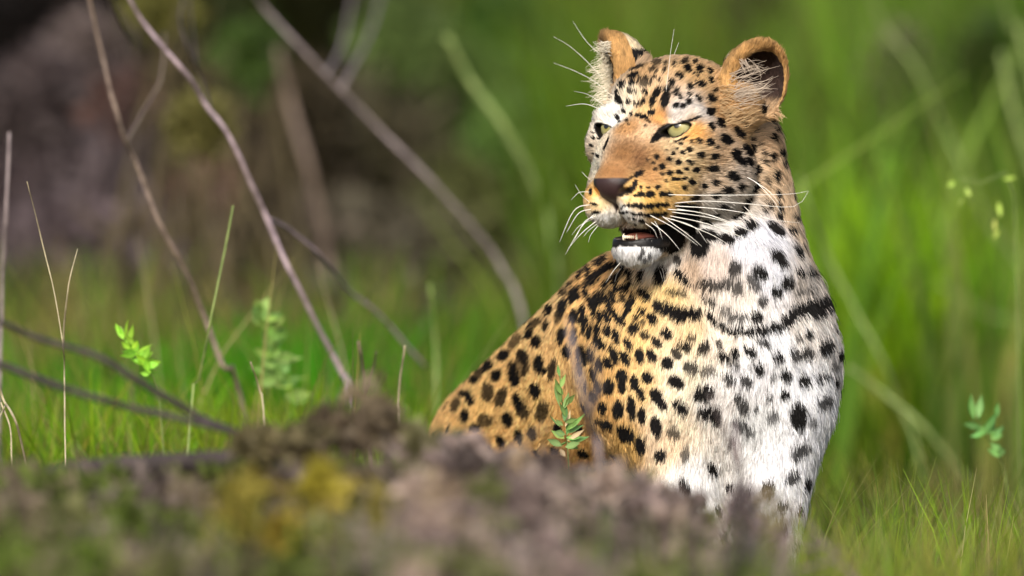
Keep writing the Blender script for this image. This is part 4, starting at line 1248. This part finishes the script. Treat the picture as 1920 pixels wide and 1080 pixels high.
for x, c, yt in [(1560, (140, 180, 66), 330), (1620, (158, 202, 44), 300), (1680, (152, 196, 42), 330), (1740, (140, 190, 40), 360), (1790, (122, 168, 46), 420), (1850, (112, 156, 58), 430), (1910, (96, 138, 52), 480), (1690, (86, 128, 34), 640), (1760, (96, 150, 38), 620), (1600, (122, 146, 50), 700), (1660, (160, 160, 90), 560), (1830, (60, 84, 30), 600)]:
    rows.append((x, 30, yt, 4.0, 0.7, tuple(min(255, 1.14 * q) for q in c), 420, 11))
for x, c, yt in [(1100, (118, 130, 66), 470), (1040, (126, 134, 76), 470), (960, (124, 138, 72), 500), (900, (116, 156, 64), 540), (850, (112, 168, 48), 560), (790, (120, 134, 82), 560), (720, (112, 118, 76), 600)]:
    rows.append((x, 34, yt, 4.0, 0.8, c, 320, 11))
for x in range(1060, 2000, 36):                                      # single wide blades and dry stems in front of the far stand
    rows.append((x, 30, GR0.uniform(-80, 300), GR0.uniform(2.6, 4.6), 0.5, GR0.choice([(150, 176, 92), (172, 176, 112), (120, 158, 64), (96, 128, 50), (150, 160, 96)]), 7, 15))
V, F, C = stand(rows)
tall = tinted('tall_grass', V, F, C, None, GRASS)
tag(tall, 'tall green grass standing out of focus behind the leopard', 'grass')
rows = []
GR = random.Random(9)
for x in range(-60, 900, 30):
    c = GR.choice([(104, 150, 48), (92, 172, 34), (88, 178, 30), (104, 180, 36), (136, 140, 84), (98, 160, 46), (74, 128, 34)])
    rows.append((x, 34, GR.uniform(560, 690), 2.4 + GR.uniform(-0.3, 0.3), 0.7, c, 260, 8))
    if GR.random() < 0.7:
        rows.append((x + GR.uniform(-20, 20), 16, GR.uniform(430, 580), 3.0, 0.6, GR.choice([(150, 146, 96), (164, 150, 110), (120, 160, 56)]), 90, 9))
for x in range(-30, 780, 38):
    c = GR.choice([(150, 180, 56), (156, 194, 50), (136, 196, 44), (176, 168, 100), (120, 130, 66), (124, 180, 42)])
    rows.append((x, 34, GR.uniform(690, 780), 1.0, 0.5, c, 260, 6))
    if GR.random() < 0.5:
        rows.append((x, 14, GR.uniform(640, 720), 0.9, 0.4, (150, 140, 100), 14, 5))
for x in range(-40, 830, 30):
    rows.append((x, 24, GR.uniform(420, 640), GR.uniform(0.6, 1.6), 0.3, GR.choice([(190, 172, 130), (176, 160, 128), (150, 160, 90), (200, 184, 150)]), 5, 4.5))
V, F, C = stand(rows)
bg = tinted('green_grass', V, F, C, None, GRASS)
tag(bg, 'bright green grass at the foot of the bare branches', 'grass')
rows = []
GF = random.Random(21)
for x in range(1430, 2000, 26):                                     # around the leopard's feet: green, straw and grey tufts
    c = GF.choice([(168, 190, 88), (150, 186, 66), (186, 174, 134), (146, 168, 92), (132, 176, 60), (176, 180, 112), (128, 116, 104)])
    rows.append((x, 24, 880 + GF.uniform(-30, 80), 0.5 + GF.uniform(-0.3, 0.4), 0.35, c, 130, 3.4))
    c = GF.choice([(166, 182, 84), (178, 164, 124), (136, 178, 70), (130, 118, 106), (186, 190, 100)])
    rows.append((x, 26, GF.uniform(930, 1000), -1.0, 0.5, c, 120, 5))
    rows.append((x + GF.uniform(-15, 15), 20, GF.uniform(830, 900), 0.05, 0.2, (196, 190, 140), 7, 1.6))
for x in range(740, 1400, 26):                                      # thin stems rising through the dead brush
    c = [(136, 140, 92), (160, 140, 120), (118, 132, 70), (150, 134, 128), (170, 158, 120)][(x // 26 * 7) % 5]
    rows.append((x, 24, 925 + 40 * math.sin(x * 0.013), -1.0, 0.35, c, 34, 5))
    rows.append((x, 24, 1010, -1.5, 0.3, c, 60, 5))
for x in range(1380, 1480, 25):
    rows.append((x, 20, 985, -0.5, 0.2, (150, 156, 90), 140, 3))
for x, n in ((-40, 90), (20, 110), (80, 90), (150, 50), (215, 40), (330, 40), (430, 30), (560, 80), (610, 90), (660, 50), (780, 30), (900, 30), (1030, 26), (1130, 30), (1240, 60), (1290, 90), (1340, 90), (1400, 60)):
    rows.append((x, 30, GF.uniform(905, 985), -2.3, 0.4, GF.choice([(128, 164, 62), (140, 168, 80), (150, 160, 96), (116, 150, 58)]), n, 6))
for x in range(1480, 1930, 30):
    rows.append((x, 22, 850 + 50 * math.sin(x * 0.037), 1.2, 0.6, [(176, 160, 120), (120, 110, 80), (150, 170, 74), (96, 104, 52)][(x // 30 * 5) % 4], 70, 5))
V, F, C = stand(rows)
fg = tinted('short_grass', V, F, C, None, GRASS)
tag(fg, 'fine yellow green grass around the leopard\'s feet', 'grass')

# ------------------------------------------------------------------ dead brush in front
def brush(name, label, cat, clouds, twig_rgb, size, ntw, r0):
    return shrub(name, label, cat, clouds, None, twig_rgb, size, ntw, r0, 0.7)


MV = (150, 134, 136)
RB = random.Random(5)
DB = []
for x in range(770, 1330, 30):
    top_y = float(np.interp(x, [770, 820, 880, 960, 1060, 1150, 1220, 1320], [804, 800, 830, 862, 878, 890, 912, 965]))
    for q, yy in enumerate(range(int(top_y) + 18, 1110, 34)):
        c = RB.choice([(158, 146, 142), (140, 127, 124), (176, 162, 154), (122, 110, 108), (104, 94, 92), (150, 136, 118), (130, 130, 94), (146, 132, 132), (112, 100, 96), (118, 126, 80)])
        DB.append((x + RB.uniform(-12, 12), yy + RB.uniform(-12, 12), RB.uniform(16, 38), RB.uniform(14, 30), -1.25 - 0.17 * q + RB.uniform(-0.25, 0.25), c, RB.randint(45, 110)))
DB = [q[:5] + ((q[5][0] * 1.12, q[5][1] * 1.08, q[5][2] * 1.04), q[6]) for q in DB]
brush('dead_brush', 'dense grey brown dead brush in front of the leopard\'s legs', 'brush', DB, (132, 120, 114), 0.02, 4, 0.004)
brush('dry_tuft', 'narrow dry grey plant between the leopard\'s front legs', 'plant',
      [(1392, 990, 34, 90, -1.5, (126, 114, 114), 300), (1398, 1070, 44, 70, -1.6, (108, 98, 100), 300), (1440, 1000, 36, 90, -1.4, (176, 158, 126), 240)], (140, 120, 120), 0.014, 14, 0.004)
BB = []
for x in range(-40, 770, 36):
    for q, yy in enumerate(range(905, 1100, 36)):
        c = RB.choice([(110, 120, 62), (138, 124, 104), (116, 108, 80), (146, 132, 122), (98, 110, 50), (100, 86, 72), (130, 130, 82), (134, 120, 112), (90, 100, 50), (110, 126, 58)])
        BB.append((x + RB.uniform(-14, 14), yy + RB.uniform(-14, 14), RB.uniform(20, 46), RB.uniform(16, 32), -1.2 - 0.2 * q + RB.uniform(-0.25, 0.25), c, RB.randint(50, 110)))
brush('brown_brush', 'low brown and olive brush in front of the fallen branch', 'brush', BB, (140, 124, 106), 0.022, 2, 0.004)
brush('dark_brush', 'brown tangle of dead stems at the leopard\'s rump', 'brush',
      [(640, 815, 70, 36, -1.35, (124, 108, 88), 260), (560, 830, 60, 30, -1.4, (128, 118, 86), 240), (715, 800, 50, 46, -1.4, (142, 126, 102), 240), (690, 755, 34, 40, -1.35, (146, 130, 102), 70), (490, 835, 60, 26, -1.4, (124, 114, 80), 300), (610, 790, 26, 24, -1.3, (92, 80, 64), 90)],
      (120, 104, 88), 0.018, 5, 0.003)
brush('yellow_plant', 'yellow leaved plant standing in the brown brush', 'plant',
      [(455, 945, 40, 55, -2.0, (150, 138, 60), 60), (490, 905, 26, 40, -1.9, (152, 134, 66), 30), (520, 1000, 26, 40, -2.1, (168, 146, 58), 40)], (140, 130, 60), 0.024, 6, 0.003)
brush('yellow_plant', 'second yellow leaved plant nearer to the grey brush', 'plant',
      [(590, 915, 30, 40, -1.9, (172, 160, 60), 70), (635, 930, 28, 34, -1.9, (172, 156, 76), 60), (720, 945, 22, 18, -1.9, (160, 148, 80), 30)], (140, 130, 60), 0.024, 6, 0.003)


# ------------------------------------------------------------------ single branches, stalks and leafy sprigs
def branch(name, label, cat, mat, stems, dl, group=None):
    """One branch: stems of (pixel path, start radius, end radius in photo pixels[, extra depth])."""
    x, y = stems[0][0][-1]
    b = at(x, y, -dl / S)
    top = empty(name, b)
    tag(top, label, cat, group)
    for q, st in enumerate(stems):
        path, ra, rb = st[:3]
        path = list(path)
        ex = st[3] if len(st) > 3 else 0.0
        m = len(path)
        k = (D0 + dl) / D0
        P = [at(px, py, -(dl + ex * i / max(1, m - 1) + (0.03 * math.sin(i * 2.1 + q)) * (m > 2)) / S) for i, (px, py) in enumerate(path)]
        lying = name in ('fallen_branch', 'fallen_log') or (name == 'dry_straw' and group is None)
        if q == 0 and not lying and name != 'thin_twig':                 # down to the soil
            e = 0 if path[0][1] > path[-1][1] else -1
            f = 1 if e == 0 else -2
            d = P[e] - P[f]
            dn = np.array([d[0] * 0.5, d[1] * 0.3, min(d[2], -0.05)])
            foot = P[e] + dn * (P[e][2] / -dn[2])
            foot[:2] = P[e][:2] + np.clip(foot[:2] - P[e][:2], -0.2, 0.2)
            foot[2] = -0.03
            P = [foot] + P if e == 0 else P + [foot]
        if min(path[0][1], path[-1][1]) < 5 and not lying:                # on above the picture
            e = 0 if path[0][1] < path[-1][1] else -1
            d = P[e] - P[1 if e == 0 else -2]
            d = d / np.linalg.norm(d)
            more = [P[e] + d * 0.16 + np.array([0, 0, 0.01]), P[e] + d * 0.36 + np.array([0.02, 0.01, 0.04])]
            P = more[::-1] + P if e == 0 else P + more
            ra, rb = (ra * 0.6, rb) if e == 0 else (ra, rb * 0.6)
        m = len(P)
        P = smooth_path(P, 6 * m)
        P = P + np.stack([noise3(P * 26 + q, 51 + i) - 0.5 for i in range(3)], -1) * 0.0035 * min(1, ra / 5)
        R = np.linspace(ra, rb, len(P)) * S * k * (0.9 + 0.25 * noise3(P * 60, 57))
        me_ = tube_mesh('stem' if q == 0 else 'side_twig', P - b, R, 8)
        link('stem' if q == 0 else 'side_twig', me_, top, mat)
    return top


branch('bare_branch', 'longest pale mauve bare branch, slanting from the top edge down to the brush', 'branch', BARK_P,
       [([(232, -20), (270, 45), (330, 115), (365, 160), (388, 200), (430, 258), (470, 345), (500, 410), (540, 500), (590, 600), (640, 700), (660, 770)], 5, 6), ([(500, 410), (540, 430), (600, 480), (650, 540), (720, 600), (800, 690)], 4, 3, 0.5)], 0.85)
branch('bare_branch', 'thin brown bare branch left of the longest pale one, kinked at its middle', 'branch', BARK_B,
       [([(165, -20), (190, 100), (215, 200), (235, 265), (258, 310), (300, 420), (350, 510), (385, 600), (420, 690), (450, 745)], 5, 5.5), ([(235, 270), (262, 220), (300, 150), (310, 60)], 3, 2, 0.5), ([(200, -20), (225, 40), (250, 80)], 7, 4, 0.4)], 0.85)
branch('bare_branch', 'thick grey bare branch slanting behind the leopard\'s back, forked near its top', 'branch', BARK_G,
       [([(478, -10), (500, 20), (560, 85), (640, 170), (720, 250), (800, 330), (880, 420), (940, 500), (985, 620)], 5.2, 5), ([(610, 140), (640, 90), (662, -10)], 4, 3, 0.8), ([(640, 165), (690, 70), (715, -10)], 4, 3, 0.9)], 2.1)
branch('bare_branch', 'short green grey branch that begins under the top edge and curves behind the back', 'branch', BARK_V,
       [([(838, 70), (880, 150), (940, 230), (990, 320), (1020, 400), (1042, 490), (1048, 600)], 6, 8)], 2.6)
branch('thin_twig', 'thin dark twig touching the longest pale branch near the top edge', 'twig', BARK_D,
       [([(394, 205), (378, 150), (352, 90), (338, 40), (344, -20)], 3, 2.5), ([(368, 120), (362, 60), (354, -20)], 2.2, 2, 0.2)], 1.2)
branch('dead_sapling', 'broad tan dead stem standing upright between the slanting branches', 'sapling', BARK_B,
       [([(522, 90), (545, 200), (575, 300), (598, 400), (618, 500), (640, 620)], 6, 13)], 3.6)
branch('fallen_branch', 'dark forked branch lying low across the green grass', 'branch', BARK_D,
       [([(-20, 595), (60, 630), (180, 668), (300, 738), (370, 778), (430, 806), (500, 822)], 5, 8), ([(-20, 680), (60, 705), (150, 738), (280, 772), (400, 800), (440, 808)], 7, 6, -0.1)], -1.05)
branch('fallen_log', 'dark blurred log lying across the brown brush', 'log', BARK_D,
       [([(30, 905), (110, 885), (220, 872), (330, 868), (440, 866), (520, 880)], 16, 20), ([(60, 900), (20, 915), (-20, 925)], 10, 6)], -1.15)
branch('grass_stalk', 'sharp pale grass stalk forking into two tall tips', 'grass stalk', BARK_S,
       [([(122, 835), (121, 700), (117, 640), (100, 540), (75, 435), (50, 340)], 2.3, 0.8), ([(118, 650), (122, 600), (131, 525), (146, 467)], 2.2, 0.9)], 0.08)
branch('grass_stalk', 'thin green grass stalk leaning right across the kinked branch', 'grass stalk', BARK_V,
       [([(358, 770), (372, 715), (395, 600), (415, 500), (437, 385)], 3, 1.6)], 0.35)
branch('grass_stalk', 'straight grey stalk rising along the edge beside the sharp forked one', 'grass stalk', BARK_G,
       [([(-2, 720), (2, 560), (10, 400), (16, 250)], 5, 3)], 0.7)
branch('dry_straw', 'bent pale straws hanging low over the dark log', 'straw', BARK_S,
       [([(-10, 700), (8, 750), (28, 785), (40, 830), (52, 885)], 2.6, 2), ([(2, 755), (18, 800), (22, 860), (30, 930)], 1.8, 1.2), ([(10, 760), (-6, 790), (-20, 800)], 1.6, 1.2), ([(-10, 870), (15, 920), (26, 950)], 3, 3)], -0.15)
branch('reed', 'long pale reed bowing down right of the cheek and chest', 'reed', BARK_V,
       [([(1728, 880), (1692, 770), (1650, 670), (1600, 575), (1555, 485), (1515, 390), (1500, 330)], 4.5, 2.5)], 2.1)
branch('reed', 'thick yellow grey reed arching down from the top edge right of the ear', 'reed', BARK_V,
       [([(1632, -10), (1660, 55), (1712, 120), (1748, 190), (1775, 250), (1812, 330), (1860, 430), (1930, 540)], 4.5, 5)], 3.2)
branch('reed', 'faint green reed low between the white chest and the leafy sprig', 'reed', BARK_V,
       [([(1590, 690), (1660, 740), (1720, 790), (1790, 870), (1840, 950)], 4.5, 4.5)], 2.0)
branch('reed', 'broad blue green reed leaf crossing behind the right edge', 'reed', BARK_V,
       [([(1760, 530), (1850, 590), (1950, 650)], 3, 5)], 3.2)
branch('reed', 'green reed in the top right corner', 'reed', BARK_V, [([(1878, -10), (1900, 60), (1930, 130)], 6, 6), ([(1880, 100), (1905, 220), (1940, 330)], 6, 6)], 3.2)
branch('dry_stalk', 'blurred grey stalk standing in front of the leopard\'s flank', 'stalk', BARK_G,
       [([(1128, 900), (1112, 820), (1092, 740), (1075, 660), (1066, 600)], 8, 4), ([(1100, 780), (1120, 720), (1110, 650)], 5, 3)], -1.3)
branch('dry_stalk', 'blurred lilac stalk standing in front of the chest', 'stalk', BARK_G,
       [([(1392, 1090), (1390, 960), (1384, 860), (1376, 790)], 8, 4), ([(1386, 880), (1350, 790), (1330, 740)], 3, 2)], -1.1)

branch('dry_straw', 'brown stalk standing in the tangle left of the rump', 'straw', BARK_B, [([(694, 850), (684, 730), (672, 640)], 4, 2.5), ([(684, 740), (700, 690), (706, 660)], 2.5, 1.5)], -0.5, 'single straws by the rump')
branch('dry_straw', 'tan stalk close to the left end of the leopard\'s back', 'straw', BARK_S, [([(752, 850), (747, 745), (760, 650)], 3.5, 2)], -0.35, 'single straws by the rump')
branch('dry_straw', 'faint green grey stalk rising behind the left end of the back', 'straw', BARK_V, [([(818, 800), (818, 660), (806, 530)], 5, 3)], 1.4, 'single straws by the rump')
branch('dry_straw', 'short pale stalk beside the dull green sprig', 'straw', BARK_S, [([(497, 810), (488, 735), (470, 680)], 2.6, 1.4)], 0.25, 'single straws by the rump')


def sprig(label, stem, dl, leaves, rgb, group='leafy green sprigs in the grass', rs=2.0):
    """Upright sprig whose leaves are parts: leaf = x, y, dx, dy (tip offset), width in photo pixels."""
    x, y = stem[-1]
    b = at(x, y, -dl / S)
    top = empty('leafy_sprig', b)
    tag(top, label, 'sprig', group)
    k = (D0 + dl) / D0
    P = [at(px, py, -(dl + 0.01 * i) / S) for i, (px, py) in enumerate(stem)]
    P = smooth_path(P + [np.array([P[-1][0] + 0.01, P[-1][1] + 0.03, P[-1][2] * 0.45]), np.array([P[-1][0] + 0.02, P[-1][1] + 0.05, -0.03])], 24)
    link('stem', tube_mesh('stem', P - b, np.linspace(rs * 0.6, rs, 24) * S * k, 6), top, BARK_V)
    for i, (lx, ly, dx, dy, w) in enumerate(leaves):
        z = random.uniform(-0.6, 0.6) * math.hypot(dx, dy)
        a = at(lx, ly, -dl / S + random.uniform(0, 4))
        t = at(lx + dx, ly + dy, -dl / S + z)
        ax = t - a
        L = np.linalg.norm(ax)
        ax /= L
        view = CAM - a
        sd = np.cross(ax, view / np.linalg.norm(view) + RNG.normal(0, 0.45, 3))
        sd /= np.linalg.norm(sd)
        nn = np.cross(sd, ax)
        V, F = [], []
        prof = [0.10, 0.62, 0.95, 1.0, 0.74, 0.36, 0.03]
        for q, pw in enumerate(prof):
            u = q / (len(prof) - 1)
            c = a + ax * L * u - nn * L * 0.16 * (u - u * u) * 2 + nn * L * 0.14 * u * u
            hw = w * S * k * 0.5 * pw
            V += [c - sd * hw + nn * hw * 0.45, c, c + sd * hw + nn * hw * 0.45]
            if q:
                o = q * 3
                F += [[o - 3, o - 2, o + 1, o], [o - 2, o - 1, o + 2, o + 1]]
        tintc = lin(rgb) * random.uniform(0.7, 1.35) * np.array([random.uniform(0.85, 1.2), 1, random.uniform(0.8, 1.2)])
        if random.random() < 0.10 and dl < 0.1:
            tintc = lin((214, 190, 150))
        C = np.tile(tintc, (len(V), 1))
        C[1::3] *= 1.25
        o = tinted('leaf', np.array(V) - b, np.array(F), C, top, LEAFM, kind=None)
    return top


s3 = [(1050, 700), (1052, 745), (1060, 785), (1064, 835)]
sprig('sharp grey green leafy sprig in front of the leopard\'s flank', s3, -0.10,
      [(1049, 706, -5, -22, 9), (1052, 755, -7, -46, 20), (1056, 768, 14, -32, 14), (1050, 762, -13, -40, 5), (1058, 790, 4, -34, 12), (1060, 800, 12, -30, 10), (1056, 798, -14, -12, 8), (1062, 806, 18, -16, 9), (1062, 812, 30, -16, 10), (1060, 815, -20, -6, 13), (1062, 820, 26, 2, 10), (1058, 822, -24, -14, 12),
       (1064, 826, 34, -22, 9), (1064, 830, 20, 10, 16), (1060, 780, -10, -26, 8), (1060, 792, 22, -8, 10), (1063, 815, 8, -34, 11), (1062, 828, -16, 8, 12), (1066, 826, 38, -4, 14), (1056, 740, -16, -22, 10), (1060, 760, 18, -22, 11), (1050, 800, -22, -20, 12), (1066, 806, 30, -30, 9), (1054, 836, -30, -14, 13), (1060, 838, 30, -6, 15), (1050, 728, 10, -26, 9), (1058, 846, -8, 6, 16)], (118, 152, 88))


def scruff(stem, n, ln, w, seed):
    """Irregular leaves along a stem: long loose ones low down, a tight bunch at the tip."""
    r = random.Random(seed)
    P = smooth_path([np.array([px, py, 0.0]) for px, py in stem], 60)
    out = []
    for i in range(n):
        t = r.random() ** 1.3
        p = P[int(t * 56)]
        a = r.uniform(-1.9, 1.9) if t > 0.12 else r.uniform(-0.8, 0.8)
        q = ln * r.uniform(0.45, 1.25)
        out.append((p[0] + r.uniform(-3, 3), p[1] + r.uniform(-4, 4), q * math.sin(a), -q * math.cos(a) * 0.8 - 3, w * r.uniform(0.6, 1.3)))
    return out


s1 = [(226, 612), (240, 632), (258, 665), (280, 700), (300, 760)]
sprig('bright yellow green sprig between the stalk and the kinked branch', s1, 0.3,
      [(232, 636, -14, -30, 13), (234, 634, 2, -34, 12), (240, 642, 12, -34, 12), (228, 624, -12, -12, 10), (244, 655, -16, -16, 12)] + scruff([(250, 650), (270, 680), (288, 712)], 22, 30, 12, 3), (140, 190, 62))
s2 = [(490, 600), (500, 630), (516, 670), (530, 720), (540, 790)]
sprig('dull green sprig at the foot of the longest pale branch', s2, 0.8, scruff([(486, 590), (500, 610), (512, 640)], 26, 34, 18, 5) + scruff([(500, 650), (520, 690), (540, 760)], 30, 44, 18, 6), (116, 148, 74))
s4 = [(1830, 770), (1842, 800), (1862, 840), (1886, 900)]
sprig('small green sprig in the grass near the right edge', s4, 0.55,
      [(1826, 786, -8, -46, 15), (1834, 784, 6, -44, 14), (1838, 800, -30, -6, 14), (1850, 806, 22, -34, 13), (1868, 782, 2, -26, 12), (1858, 812, 26, -10, 13), (1846, 812, -26, 8, 12)] + scruff([(1850, 810), (1864, 830), (1878, 860)], 10, 32, 13, 8), (108, 154, 84))
sprig('yellow green seed sprig hanging at the right edge of the meadow', [(1800, 335), (1830, 340), (1870, 350), (1900, 350)], 0.9,
      [(1790, 342, -14, 6, 12), (1812, 352, 8, 18, 10), (1806, 372, -10, 14, 9), (1872, 378, 4, 30, 10), (1866, 410, -4, 26, 10), (1872, 430, -10, 18, 9), (1880, 336, 24, -4, 8)], (170, 186, 92))
